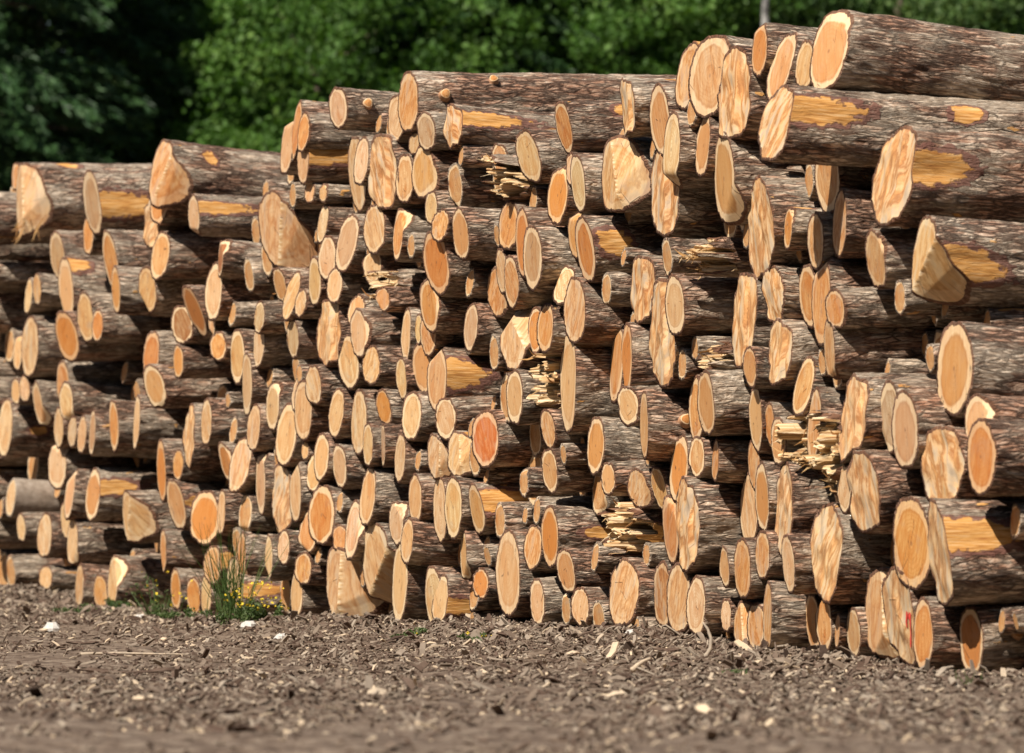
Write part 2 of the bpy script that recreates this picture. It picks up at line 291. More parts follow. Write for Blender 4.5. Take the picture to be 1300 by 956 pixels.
# ------------------------------------------------------------------ the logs one by one
# centre x, centre y, half width, half height (photo pixels) of each cut end, lean, tone, type, distance along the pile (m), options
LOGS = [l.split() for l in """
-14 283 8.9 27.5 0 g e 18.732
20 224 6.5 18.2 0 o e 18.014
27 254 8.8 46.3 0 p n 17.673 T L
117 257 11.3 41.1 -4 g e 15.651 peel
112 298 6.5 25.5 0 o e 15.967
73 325 8.9 31.7 -3 g e 16.833
84 367 10.1 40.0 -4 p e 16.497
140 330 10.1 37.9 -6 o e 15.355
147 368 6.5 30.7 -3 o e 15.033
204 219 15.4 43.1 4 o n 13.686 S L s.09
203 256 11.3 29.6 3 o e 14.051 L s.03
246 273 7.7 26.5 -2 p e 13.139 peel L s.03
190 284 7.7 31.7 2 p w 14.371
203 325 13.7 30.7 4 t e 13.980
187 368 12.5 29.6 -2 t e 14.300
109 403 10.1 31.7 -4 t e 15.927
124 413 7.7 21.3 0 o e 15.606
85 427 14.9 32.7 -6 o e 16.290
38 440 8.9 39.0 1 g e 17.484
23 447 6.5 24.4 1 p e 17.879
81 490 10.1 32.7 -3 o e 16.745
84 510 8.9 25.5 -3 p e 16.416
7 543 10.1 37.9 2 p e 18.231 c
20 497 6.5 17.1 0 p e 17.925
31 494 6.5 17.1 0 p e 17.669
49 513 5.3 28.6 -5 t e 17.256
75 543 6.5 26.5 0 p e 16.655
92 548 6.5 20.3 0 g e 16.284
104 552 6.5 24.4 0 p e 16.015
117 549 5.3 29.6 0 g e 15.690
144 540 6.5 32.7 -2 o e 15.184
173 536 4.1 34.8 1 p e 14.584
192 452 11.3 32.7 2 o e 14.285 n2
196 491 13.7 27.5 -5 t e 14.034
226 459 6.5 22.3 0 o e 13.526
231 412 13.7 25.5 -3 d e 13.459
247 394 10.1 32.7 -13 o e 13.142
272 370 11.3 36.9 3 p e 12.565
269 406 5.3 23.4 0 p e 12.833
280 328 4.1 24.4 0 d e 12.319
349 292 24.2 49.4 -8 t n 11.242 Q L s.03
277 440 10.1 19.2 0 o e 12.552
329 403 7.7 21.3 2 g e 11.425
328 438 6.5 29.6 2 p e 11.623 L
301 452 8.9 34.8 -2 t e 12.259
313 487 6.5 41.1 0 p e 11.895
372 430 8.9 25.5 -1 g e 10.840
415 423 14.3 43.1 0 p w 10.106 d
443 459 14.9 34.8 -2 p e 9.671
355 362 7.7 22.3 -4 t e 11.165
370 375 10.1 31.7 8 p e 10.883
382 385 7.7 18.2 1 p e 10.621
399 357 7.7 31.7 0 p e 10.383
415 328 11.3 28.6 0 p e 10.100
425 362 10.1 23.4 1 p e 9.906
441 308 13.7 37.9 5 g e 9.675
410 284 7.7 25.5 4 p e 10.238
475 291 14.9 31.7 -2 p e 9.063
473 338 11.3 23.4 0 p e 9.200
484 362 11.0 21.3 0 o s 9.013 z1
506 297 7.7 34.8 2 o e 8.632 L
554 333 16.1 40.0 -8 o e 7.685 f
559 286 11.3 21.3 2 o e 7.499
585 297 12.5 33.8 -4 t e 7.235
545 388 10.1 34.8 -3 o e 7.924
543 424 10.1 28.6 -1 o e 8.175
531 418 5.3 20.3 0 p e 8.418
516 425 6.5 33.8 0 p e 8.693
455 423 10.1 31.7 0 p e 9.379 L
452 395 11.3 21.3 4 t e 9.605
486 380 10.1 16.1 0 t e 8.850
510 480 7.7 27.5 -1 p e 8.689
536 467 12.5 32.7 -3 t e 8.387
555 481 12.5 42.1 0 t e 7.909 N L peel
471 464 12.5 25.5 0 t e 9.187
398 489 11.3 25.5 -2 p e 10.229
385 521 11.3 39.0 -2 p e 10.525
378 500 7.7 23.4 2 p e 10.836
364 552 12.5 41.1 5 p e 11.023
427 524 11.3 32.7 3 p e 9.916
455 536 10.1 42.1 0 p e 9.528
487 517 11.3 23.4 -4 o e 8.932
523 528 12.5 31.7 0 p e 8.368
566 531 13.7 27.5 0 p e 7.683
616 557 18.5 36.9 0 O e 6.978 M
467 565 6.5 28.6 1 p e 9.196
486 565 4.1 28.6 0 g e 8.899
508 581 6.5 31.7 1 p e 8.600
408 580 8.9 30.7 2 p e 10.143
399 600 10.1 25.5 2 p e 10.421
431 592 8.9 28.6 -3 p e 9.835
553 580 13.2 29.6 -3 p n 7.909
580 576 14.3 29.6 0 p n 7.505
467 631 11.3 37.9 2 t e 9.251 L
408 654 18.5 39.0 0 o e 10.153 o
392 675 12.5 29.6 3 o e 10.499
387 572 5.3 13.0 0 p e 10.581
375 625 8.9 39.0 0 p e 10.738
358 632 15.4 44.2 0 p w 11.186 W2
331 613 7.7 41.1 0 p e 11.641
304 590 12.5 35.9 7 p e 12.050
322 543 10.1 30.7 2 p e 11.672
346 516 8.9 30.7 1 p e 11.354
262 536 6.5 29.6 2 t e 12.834 L
240 555 8.8 40.0 3 p w 13.253
286 586 7.7 24.4 -5 o e 12.386
205 598 5.3 40.0 0 o e 13.940
226 590 7.7 20.3 0 o e 13.528
224 640 11.3 32.7 -7 t e 13.565 L
260 658 19.7 34.8 0 o e 12.872 R
281 650 4.1 29.6 0 p e 12.477 L
14 632 6.5 24.4 1 p e 18.066 a L smooth
73 590 13.7 31.7 0 p e 16.844
89 627 6.5 32.7 3 p e 16.251
118 628 8.9 33.8 3 t e 15.734 L peel
163 656 9.9 33.8 -2 p n 14.789 b
85 660 8.9 25.5 -2 p e 16.534
92 688 6.5 30.7 0 p e 16.241 L
27 670 5.3 18.2 0 p e 17.762
57 680 10.1 28.6 0 p e 17.075
207 700 5.3 28.6 -1 o e 13.900
143 739 6.5 34.8 0 p e 15.204
223 748 6.5 26.5 -2 o e 13.585
246 757 10.1 25.5 -1 o e 13.163
261 756 6.5 28.6 0 p e 12.856
270 718 11.3 25.5 0 o e 12.654 peel
307 705 5.3 29.6 0 o e 11.955
341 708 5.3 29.6 0 p e 11.384
298 742 10.1 35.9 0 p e 12.245
305 755 4.1 25.5 0 p e 11.910 peel
360 695 7.7 22.3 0 p e 11.049
376 754 7.7 31.7 0 p e 10.802
385 722 11.3 21.3 0 o e 10.584
428 740 19.8 47.3 0 p n 9.890 U
432 683 11.3 17.1 0 o e 9.860
448 672 10.1 37.9 3 p e 9.577
478 718 19.8 56.7 -5 p n 9.150 V
503 664 8.9 28.6 -2 p e 8.679
517 687 8.9 29.6 0 p e 8.281
507 738 11.3 52.5 -1 p e 8.595
550 757 12.5 39.0 -3 p e 8.067
559 762 10.1 32.7 3 p e 7.706 L peel
589 706 5.3 31.7 -1 p e 7.372
610 741 11.3 20.3 0 o e 7.065
527 633 8.9 31.7 1 t e 8.306 L
559 647 10.1 42.1 -1 p e 7.912
575 644 11.3 40.0 -2 p e 7.500
605 647 10.1 32.7 -4 t e 7.137 L s-.04 peel
645 728 16.1 55.6 -4 p e 6.564 Z
698 681 12.5 40.0 -3 o e 5.808 q
677 695 12.5 29.6 0 o e 6.135
719 725 12.5 29.6 -3 t e 5.544 L stub
682 764 10.1 30.7 0 p e 6.047
737 770 12.5 25.5 0 p e 5.303
791 753 19.7 43.1 2 t e 4.600 K
698 597 10.1 29.6 -1 t e 5.828 L s-.03
756 566 11.3 37.9 0 t e 5.053 h L
653 504 12.5 34.8 0 p e 6.451
700 485 17.6 40.0 0 p s 6.070 P
722 485 12.5 65.0 0 p e 5.569 t
696 545 10.1 25.5 -3 t e 5.882
652 428 20.9 42.1 0 p n 6.517 r
680 420 11.3 30.7 0 o e 6.165
693 416 11.3 31.7 0 o e 5.865
730 394 14.9 43.1 -2 t e 5.314 u
731 297 8.9 31.7 -2 o e 5.469
743 317 12.5 42.1 -5 o e 5.139 g
716 362 12.5 25.5 5 p e 5.590
637 344 8.9 29.6 -2 p e 6.812
649 358 10.1 33.8 -4 o e 6.520
630 370 11.3 32.7 -2 o e 7.088
663 308 10.1 44.2 0 o e 6.238
676 327 11.3 41.1 -2 g e 5.849 L
645 286 12.5 32.7 0 o e 6.591
598 415 8.9 31.7 0 g e 7.310
635 202 11.3 20.3 -2 t e 6.748
643 226 18.7 28.6 0 p s 6.550 O
671 199 14.9 33.8 -6 p e 6.199
716 162 11.3 33.8 -5 o e 5.584 X L s-.04
708 248 14.9 36.9 2 o e 5.729
734 233 10.1 37.9 -3 p e 5.238
725 215 6.5 21.3 0 p e 5.498
778 222 16.5 48.3 -2 t n 4.767 v
365 184 8.9 37.9 2 p e 11.197
376 166 7.7 39.0 3 o e 10.788 L
385 168 7.7 26.5 1 o e 10.438
385 205 8.9 29.6 1 p e 10.505 peel
429 137 11.3 26.5 -3 p e 9.873 Y stub L
503 150 10.1 30.7 -1 p e 8.736
518 130 12.5 39.0 1 o e 8.388 W L stub s-.02
541 167 12.5 25.5 -3 g e 8.034
526 182 7.7 16.1 1 g e 8.333
573 160 8.8 27.5 -1 o w 7.609 L peel
459 205 8.9 31.7 2 p e 9.323
453 220 11.3 48.3 -4 p e 9.739
483 219 15.4 48.3 0 t w 8.920 x
514 227 11.3 31.7 0 t e 8.512
536 218 13.7 33.8 -1 t e 8.178 L y
393 245 6.5 14.0 0 p e 10.479
410 245 5.3 11.9 0 p e 10.190
547 264 8.9 21.3 0 p e 8.000
794 135 6 37 -2 p w 4.562 1 L
838 153 14.9 46.3 -4 t e 4.169
852 190 12.5 48.3 3 p e 3.787
873 96 14.9 44.2 3 o e 3.759 s.08
901 96 25.7 52.5 0 t e 3.324 B L s.08
929 120 18.7 59.8 0 t w 2.847 2 s.08
964 64 11.3 34.8 -1 o e 2.504 3 L s.08
893 185 8.9 41.1 2 t e 3.384
919 227 14.9 58.7 -3 t e 2.997
841 245 15.4 54.6 -2 t w 4.190 4
857 388 12.5 39.0 0 p e 3.574 j L
813 367 13.2 42.1 -2 d w 4.456
838 425 14.3 69.1 -2 t w 4.038 5
893 325 17.6 25.5 0 p s 3.339 6
965 290 17.6 65.0 -2 t w 2.550 i
942 405 15.4 60.8 0 t w 2.834 7
782 462 8.9 50.4 5 o e 5.037
795 458 8.9 47.3 2 o e 4.595 L
797 515 14.9 25.5 -2 p e 4.424
818 540 7.7 44.2 -3 t e 4.142 stub
897 512 10.1 42.1 -3 t e 3.181 8 L
884 520 11.3 42.1 1 o e 3.558
897 455 12.1 25.5 0 p s 3.291
960 531 8.9 43.1 -2 p e 2.712
952 466 8.9 26.5 -3 t e 2.579
862 596 11.3 44.2 1 o e 3.855
851 672 10.1 44.2 -3 o e 4.004
870 667 13.2 59.8 0 t w 3.541 m
885 580 11.3 27.5 0 t e 3.507
908 585 5.3 27.5 0 o e 3.261
810 620 13.7 26.5 -3 t e 4.484
772 608 10.1 22.3 0 p e 4.845
837 620 11.3 29.6 -6 t e 4.227
792 668 19.8 37.9 0 o s 4.668 L peel
841 755 13.7 42.1 -2 d e 4.195
862 760 16.1 45.2 0 p e 3.797
884 770 12.5 37.9 0 p e 3.425
920 720 6.5 26.5 -2 t e 3.046
922 782 7.7 22.3 0 p e 3.162
940 793 11.0 29.6 0 o n 2.941
960 795 11.3 30.7 0 o e 2.681
975 783 6.5 45.2 -1 o e 2.363 9 L
942 722 11.3 39.0 0 o e 2.755
968 705 8.9 31.7 0 o e 2.454
951 646 13.7 47.3 -2 p e 3.091 %
968 632 11.3 44.2 -3 t e 2.595
957 590 7.7 33.8 -1 o e 2.877
996 648 12.1 60.8 0 p w 2.146
1001 716 8.9 37.9 -3 p e 1.853
978 540 6.5 29.6 -3 o e 2.436
988 560 11.3 31.7 -2 t e 2.227
987 447 12.1 42.1 2 p w 2.256 l
982 374 16.5 37.9 -4 t w 2.334
1026 375 11.3 40.0 -1 o e 1.998
1043 383 13.7 55.6 -1 o e 1.596
1060 392 12.5 25.5 -2 o e 1.140 L
1053 443 8.9 40.0 -1 t e 1.303 & L s-.03
1051 222 14.9 50.4 -4 t e 1.733 L
1066 284 11.3 43.1 0 o e 1.382 L
1036 306 10.1 36.9 0 t e 1.774
1001 290 6.5 27.5 1 o e 2.093
1132 224 24.2 61.9 7 t w 0.690 D L s.03 peel
985 156 22.0 49 9 t w 1.321 C L s.05 peel PR-.34
992 86 14.9 47.3 9 t e 2.169 s.08
1022 83 12.5 32.7 0 p e 1.823 s.08
1052 65 25.7 53.5 5 t e 1.459 A L s.08
1172 328 16.5 55.6 5 p n 0.283 E L s.03 peel
1112 330 12.5 37.9 -5 t e 0.897
1211 468 22.1 59.8 0 t e -0.163 F L
1130 530 14.9 46.3 -2 g e 0.512
1149 546 17.3 50.4 -3 p e 0.140 G2
1240 538 17.3 37.9 0 p e -0.500
1245 580 18.5 48.3 -2 o e -0.792 L
1193 592 26.4 52.5 -4 t w -0.220 G
1157 690 24.5 58.7 -3 o e 0.134 H
1192 704 13.2 67.1 -8 g w -0.371 L peel
1097 625 19.8 52.5 -6 t w 0.656 ^
1072 620 8.9 31.7 0 p e 1.004
1049 700 19.8 62.9 4 p w 1.429 +
1020 490 13.7 39.0 6 t e 1.945
1034 540 8.9 48.3 1 o e 1.648
1080 530 12.1 54.6 7 p w 0.911
1055 575 16.5 52.5 0 p s 1.290 k
1016 560 13.2 37.9 0 p s 1.966
1032 790 8.9 37.9 -3 o e 2.011
1046 790 11.3 36.9 0 o e 1.702
1063 800 4.1 23.4 0 o e 1.462
1083 803 10.1 31.7 -2 g e 1.244
1115 780 18.7 57.7 0 t n 0.901 !
1143 783 19.8 62.9 -8 p w 0.416 I
1172 806 13.7 46.3 0 o e -0.019 L
1233 814 14.9 44.2 0 o e -0.386 J L s-.06 stub
101 744 5.3 27.5 0 g e 16.100
127 751 10.1 22.3 0 o e 15.542
58 733 8.9 16.1 0 p e 17.053
36 376 5.3 23.4 2 p e 17.562
47 367 6.5 20.3 -2 t e 17.294
""".strip().splitlines()]

def parse(l):
    d = dict(x=float(l[0]), y=float(l[1]), a=float(l[2]), b=float(l[3]), lean=float(l[4]), tone=l[5], typ=l[6], s=float(l[7]),
             L=False, peel=False, stub=False, smooth=False, pitch=None, code=None)
    for o in l[8:]:
        if o in ('L', 'peel', 'stub', 'smooth'): d[o] = True
        elif o[0] == 's' and '.' in o: d['pitch'] = float(o[1:])
        elif o[:2] == 'PR': pass
        else: d['code'] = o
    k = (d['x'] - 650) / FPX
    dep = (d['s'] + .931 * 31 - .365 * 2.37) / (.931 - .365 * k)
    d['k'] = k; d['d'] = dep; d['z'] = CZ + (HOR - d['y']) / FPX * dep; d['r'] = d['b'] * dep / FPX
    d['p'] = (k * dep - 2.37) * .931 + (dep - 31) * .365
    return d
LG = [parse(l) for l in LOGS]
S_ = np.array([g['s'] for g in LG]); Z_ = np.array([g['z'] for g in LG]); R_ = np.array([g['r'] for g in LG])

# ------------------------------------------------------------------ the ground
foot_s = np.arange(-2.0, 21.0, 0.5); foot_z = []
low = [(g['s'], g['z'] - g['r']) for g in LG if g['z'] - g['r'] < 0.2]
for f in foot_s:
    wts = [(math.exp(-((a - f) / 0.55) ** 2), b_) for a, b_ in low]
    sw = sum(a for a, _ in wts)
    foot_z.append(sum(a * b_ for a, b_ in wts) / sw if sw > 1e-3 else 0.04)
foot_z = np.array(foot_z)
GN = rng.random((64, 64))
def ground_h(X, Y):
    X = np.asarray(X, float); Y = np.asarray(Y, float)
    s = (X - O[0]) * E2[0] + (Y - O[1]) * E2[1]; p = (X - O[0]) * U2[0] + (Y - O[1]) * U2[1]
    f = np.interp(s, foot_s, foot_z)
    t = np.clip((-p - 0.1) / 1.6, 0, 1); t = 1 - t * t * (3 - 2 * t)
    near = np.clip(1 - (np.hypot(X, Y - 35) - 25) / 30, 0, 1)
    n = (vnoise(X * 0.9, Y * 0.9, 64, 64, GN) - .5) * .035 + (vnoise(X * 3.1 + 5, Y * 3.1, 64, 64, GN) - .5) * .03 + (vnoise(X * 8.3 + 9, Y * 8.3, 64, 64, GN) - .5) * .018
    return f * t - 0.012 + n * near
gx = np.concatenate([-np.geomspace(900, 9, 22), np.arange(-8, 8.01, 0.11), np.geomspace(9, 900, 22)])
gy = np.concatenate([-np.geomspace(300, 2, 8), np.arange(0, 19, 2.0), np.arange(19, 54, 0.11), np.geomspace(56, 2500, 30)])
GX, GY = np.meshgrid(gx, gy, indexing='ij'); GZ = ground_h(GX, GY)
ni, nj = GX.shape; idx = np.arange(ni * nj).reshape(ni, nj)
q = np.stack([idx[:-1, :-1], idx[1:, :-1], idx[1:, 1:], idx[:-1, 1:]], -1).reshape(-1, 4)
g = link('ground', make_mesh('ground', np.stack([GX, GY, GZ], -1).reshape(-1, 3), q, mat=M_SOIL)); tag(g, kind='structure')

# ------------------------------------------------------------------ log builder
TONE = {'t': (.72, .48, .24), 'o': (.71, .37, .12), 'p': (.80, .63, .40), 'g': (.58, .46, .31), 'd': (.42, .21, .10), 'O': (.66, .19, .03)}  # grey and brown also paint the shade on some ends lying in shadow
YAW = math.atan2(U2[1], U2[0])

def cut_profile(g, rs):
    """p(s, z): how far inside (+) or outside (-) the mean end plane the sawn face lies"""
    k, R, a, b_ = g['k'], g['r'], g['a'], g['b']
    ce = -.365 - .931 * k; cu = .931 - .365 * k
    if g['typ'] == 'n': a = a * .85
    al = (-a / b_ - ce) / cu; be = (g['lean'] / b_) / cu
    if g['typ'] == 'e':
        c0 = rs.uniform(-.03, .03)
        step = rs.random() < .28                      # a small felling step near one edge
        w_ = rs.uniform(-2.6, 2.6); wz = math.sin(w_); wy = -math.cos(w_) * .9; c1 = rs.uniform(.55, .8) * R; m1 = rs.uniform(.5, 1.3)
        def f(s, z):
            p = al * s + be * z + c0 * s * s / R
            if step: p = p + np.clip(wy * s + wz * z - c1, 0, None) * m1
            return p, np.zeros_like(p)
    elif g['typ'] == 'w':                          # rough weathered face, slightly wavy
        sh = rs.uniform(0, 50); st = rs.random() < .5; c1 = rs.uniform(.2, .6) * R
        def f(s, z):
            p = al * s + be * z + (vnoise(s / .07 + sh, z / .10 + sh, 64, 64, GN) - .5) * .022 + (vnoise(s / .02 + sh, z / .12 + sh, 64, 64, GN) - .5) * .007
            if st: p = p + np.where(s < -c1, .03, 0) * np.clip((-s - c1) / .01, 0, 1)
            return p, np.zeros_like(p)
    elif g['typ'] == 'n':
        w_ = rs.uniform(-1.0, 1.0); c1 = rs.uniform(.05, .5) * R; m1 = rs.uniform(.6, 1.3)
        w2 = w_ + rs.uniform(-1.2, 1.2)
        def f(s, z):
            p = al * s + be * z
            q_ = -math.cos(w_) * s + math.sin(w_) * z - c1
            q2 = -math.cos(w2) * s + math.sin(w2) * z - R * .55
            cutp = np.clip(q_, 0, None) * m1
            tear = np.exp(-(q_ / (.05 * R)) ** 2)
            jag = vnoise((s + 2) / .012, (z + 2) / .02, 64, 64, GN) * .006 * tear
            p2 = p + cutp + np.clip(q2, 0, None) * .7 - jag
            torn = np.clip(tear * 1.1, 0, 1) * (vnoise((s + 1) / .03, (z + 1) / .05, 64, 64, GN) > .35)
            return p2, torn
    else:
        sh = rs.uniform(0, 50)
        def f(s, z):
            zz = z / .034 + (vnoise(s / .07 + sh, z / .08 + sh, 64, 64, GN) - .5) * 2.2
            kk = np.floor(zz)
            hh = vnoise(kk * 7.31 + sh, s / .09 + kk * 3.7, 64, 64, GN)
            fine = vnoise(z / .008 + sh, s / .03, 64, 64, GN)
            p = al * s * .4 + be * z + (hh - .35) * .42 + (fine - .5) * .04
            return p, np.full_like(p, 1.0)
    return f

def build_log(g, i, name='log', nring=None):
    rs = random.Random(1000 + i); nr = np.random.default_rng(500 + i)
    R = g['r']; f = cut_profile(g, rs)
    fine = g['typ'] != 'e'
    S = 96 if (fine or R > .2) else 72
    th = np.arange(S) / S * 2 * math.pi
    ph = [rs.uniform(0, 6.28) for _ in range(6)]
    am = .016 if g['typ'] == 'e' else (.034 if g['typ'] == 'w' else .025)
    shape = 1 + am * 1.6 * np.sin(2 * th + ph[0]) + am * 1.2 * np.sin(3 * th + ph[1]) + am * .8 * np.sin(5 * th + ph[2]) + am * .6 * np.sin(7 * th + ph[3])
    shape = shape * (1 + rs.choice([0, 0, .03, .06]) * np.abs(np.sin(th + rs.uniform(-.25, .25))) ** 4) * (1 + .035 * np.abs(np.sin(2 * th)))
    top = (shape[int(S * .25)] + shape[int(S * .75)]) / 2 * .985; shape = shape / top
    # ---- bark body
    LEN = rs.uniform(4.2, 5.0)
    if g['L']: t = np.concatenate([[0, .006, .02], np.arange(.045, 2.3, .034), np.linspace(2.4, LEN, 12)])
    else: t = np.concatenate([[0, .006, .02], np.arange(.045, .75, .034), np.linspace(.8, LEN, 18)])
    T, TH = np.meshgrid(t, th, indexing='ij')
    pa = max(8, int(2 * math.pi * R / .034)); pb = max(5, int(2 * math.pi * R / .11)); pc = max(6, int(2 * math.pi * R / .016))
    gA = nr.random((64, pa)); gB = nr.random((64, pb)); gC = nr.random((64, pc)); gD = nr.random((64, 6))
    fr = TH / (2 * math.pi)
    wob = (vnoise(T / .35, fr * 6, 64, 6, gD) - .5)
    ridge = 1 - np.abs(2 * vnoise(T / .16, fr * pa + wob * 3, 64, pa, gA) - 1)
    lump = vnoise(T / .30, fr * pb, 64, pb, gB) - .5
    sm = vnoise(T / .05, fr * pc, 64, pc, gC) - .5
    amp = 0.2 if g['smooth'] else 1.0
    disp = amp * (-.012 * (1 - ridge) ** 1.5 + .010 * lump + .008 * sm) + .005 * (R / .2) * (vnoise(T / .7, fr * 6, 64, 6, gD) - .5)
    # ---- peeled patches
    peel = np.zeros_like(T)
    spots = []
    if g['peel']:
        spots.append((rs.uniform(.0, .12), rs.uniform(2.7, 3.5), rs.uniform(.2, .45), rs.uniform(.25, .5)))
        if rs.random() < .5: spots.append((rs.uniform(.5, 1.2), rs.uniform(2.3, 3.3), rs.uniform(.1, .25), rs.uniform(.25, .4)))
    elif rs.random() < .18: spots.append((rs.uniform(0, .6), rs.uniform(1.8, 3.3), rs.uniform(.04, .14), rs.uniform(.15, .4)))
    for (t0, a0, lt, la) in spots:
        peel = np.maximum(peel, np.clip(1.25 - np.sqrt(((T - t0) / lt) ** 2 + ((TH - a0) / la) ** 2) * .75, 0, 1))
    disp = disp * (1 - .85 * np.clip(peel * 2 - .6, 0, 1)) - .012 * np.clip(peel * 2 - .8, 0, 1)
    bell = 1 + .03 * np.exp(-T / .25)
    Rad = R * shape[None, :] * (1 - .012 * T) * bell / 1.03 + disp
    Yc = Rad * np.cos(TH); Zc = Rad * np.sin(TH)
    pcut, _ = f(Yc[0], Zc[0])
    Xc = pcut[None, :] * (1 - T / LEN) + T
    bx, bz = rs.uniform(-.02, .02), rs.uniform(-.02, .02)           # a slight sweep
    Yc = Yc + bx * (T * T) * .5; Zc = Zc + bz * (T * T) * .5
    n0 = len(t); V = np.stack([Xc, Yc, Zc], -1).reshape(-1, 3)
    uvu = np.stack([Xc, TH * R], -1).reshape(-1, 2)
    idx = np.arange(n0 * S).reshape(n0, S); nx = np.roll(idx, -1, 1)
    Q = np.stack([idx[:-1], idx[1:], nx[1:], nx[:-1]], -1).reshape(-1, 4)
    # bark thickness ring at the cut + closed far end
    wr = 1 - min(.012 + .03 * R, .02) / R
    Yi = Rad[0] * wr * np.cos(th); Zi = Rad[0] * wr * np.sin(th); pi_, _ = f(Yi, Zi)
    inner = np.stack([pi_ + .001, Yi, Zi], -1); b0 = len(V)
    V = np.concatenate([V, inner, [[LEN, bx * LEN * LEN * .5, bz * LEN * LEN * .5]]])
    uvu = np.concatenate([uvu, np.stack([pi_ - .01, th * R], -1), [[LEN, 0]]])
    jj = np.arange(S); jn = (jj + 1) % S
    Q = np.concatenate([Q, np.stack([b0 + jj, idx[0][jj], idx[0][jn], b0 + jn], -1)])
    Tt = np.stack([idx[-1][jj], np.full(S, len(V) - 1), idx[-1][jn]], -1)
    pl = np.concatenate([peel.ravel(), np.zeros(S + 1)])
    rimd = np.concatenate([(T < .003).astype(float).ravel(), np.ones(S), [0]])
    mat = M_SMOOTH if g['smooth'] else M_BARK
    o = link(name, make_mesh(name, V, Q, Tt, mat, uvu, {'peel': pl, 'rimd': rimd}))
    # ---- sawn face
    K = {'e': 9, 'n': 30, 's': 34, 'w': 22}[g['typ']]
    rr = (np.arange(K) + 1) / K
    RR, TT = np.meshgrid(rr, th, indexing='ij')
    rim = Rad[0] * wr * 1.0005
    Yf = RR * rim[None, :] * np.cos(TT); Zf = RR * rim[None, :] * np.sin(TT)
    pf, tf = f(Yf, Zf); pf0, tf0 = f(np.array([0.0]), np.array([0.0]))
    Vf = np.concatenate([np.stack([pf, Yf, Zf], -1).reshape(-1, 3), [[pf0[0], 0, 0]]])
    fi = np.arange(K * S).reshape(K, S); fn = np.roll(fi, -1, 1)
    Qf = np.stack([fi[:-1], fi[1:], fn[1:], fn[:-1]], -1).reshape(-1, 4)
    Tf = np.stack([np.full(S, K * S), fi[0][jj], fi[0][jn]], -1)
    ox, oz = rs.uniform(-.12, .12), rs.uniform(-.15, .15)
    uvf = np.stack([Vf[:, 1] / R + ox * 0, Vf[:, 2] / R + oz * 0], -1)
    base = TONE[g['tone']]; jit = rs.uniform(.9, 1.08); jr = rs.uniform(.93, 1.07)
    colr = (min(base[0] * jit, .85), base[1] * jit * jr, base[2] * jit * jr * rs.uniform(.85, 1.15))
    cf = link('torn_face' if g['typ'] == 's' else 'cut_face',
              make_mesh('cut_face', Vf, Qf, Tf, M_CUT, uvf, {'torn': np.concatenate([tf.ravel(), tf0]), 'stain': np.full(len(Vf), {'w': 1.0, 'n': .55, 's': 0.0, 'e': rs.choice([0, 0, 0, .3, .6])}[g['typ']])}, smooth=(g['typ'] != 's')), o, colr)
    # ---- branch stubs
    def stub(t0, a0, r0, l0):
        n = 14; rows = [(0, 1.35), (.35, 1.1), (.95, 1.0), (1.0, .93)]; vs = []
        nrm = np.array([-.25, math.cos(a0), math.sin(a0)]); nrm /= np.linalg.norm(nrm)
        e1 = np.cross(nrm, [0, 0, 1]); e1 /= np.linalg.norm(e1); e2 = np.cross(nrm, e1)
        c = np.array([t0, (R - .02) * math.cos(a0), (R - .02) * math.sin(a0)])
        for (h, m_) in rows:
            for j in range(n):
                an = j / n * 6.2832; rr_ = r0 * m_ * (1 + .08 * math.sin(3 * an + t0 * 9))
                vs.append(c + nrm * h * (l0 + .02) + rr_ * (math.cos(an) * e1 + math.sin(an) * e2))
        vs.append(c + nrm * (l0 + .02)); nv = len(vs) - 1
        qs = [[r_ * n + j, r_ * n + (j + 1) % n, (r_ + 1) * n + (j + 1) % n, (r_ + 1) * n + j] for r_ in range(3) for j in range(n)]
        ts = [[3 * n + j, 3 * n + (j + 1) % n, nv] for j in range(n)]
        uvs = [(math.cos(j / n * 6.28) * m_, math.sin(j / n * 6.28) * m_) for (h, m_) in rows for j in range(n)] + [(0, 0)]
        link('branch_stub', make_mesh('branch_stub', vs, qs, ts, M_CUT, uvs, {'torn': np.zeros(len(vs))}), o, (.62, .33, .11))
    if g['stub']: stub(.13 + .3 * R, 2.95, .034, .045)
    if g['L'] and rs.random() < .35: stub(rs.uniform(.3, 1.3), rs.uniform(2.0, 2.9), rs.uniform(.018, .035), rs.uniform(.01, .03))
    # ---- splinters
    if g['typ'] == 's' or g['code'] == 'T':
        slivers(o, R, f, rs, (70 if g['code'] in ('6', 'z1', 'k') else 24) if g['typ'] == 's' else 16, hang=(g['code'] == 'T'))
    pit = g['pitch']
    pit = pit if pit is not None else rs.uniform(-.035, .065)
    o.location = (g['k'] * g['d'], g['d'], g['z']); o.rotation_euler = (0, pit, YAW + rs.uniform(-.045, .035))
    return o

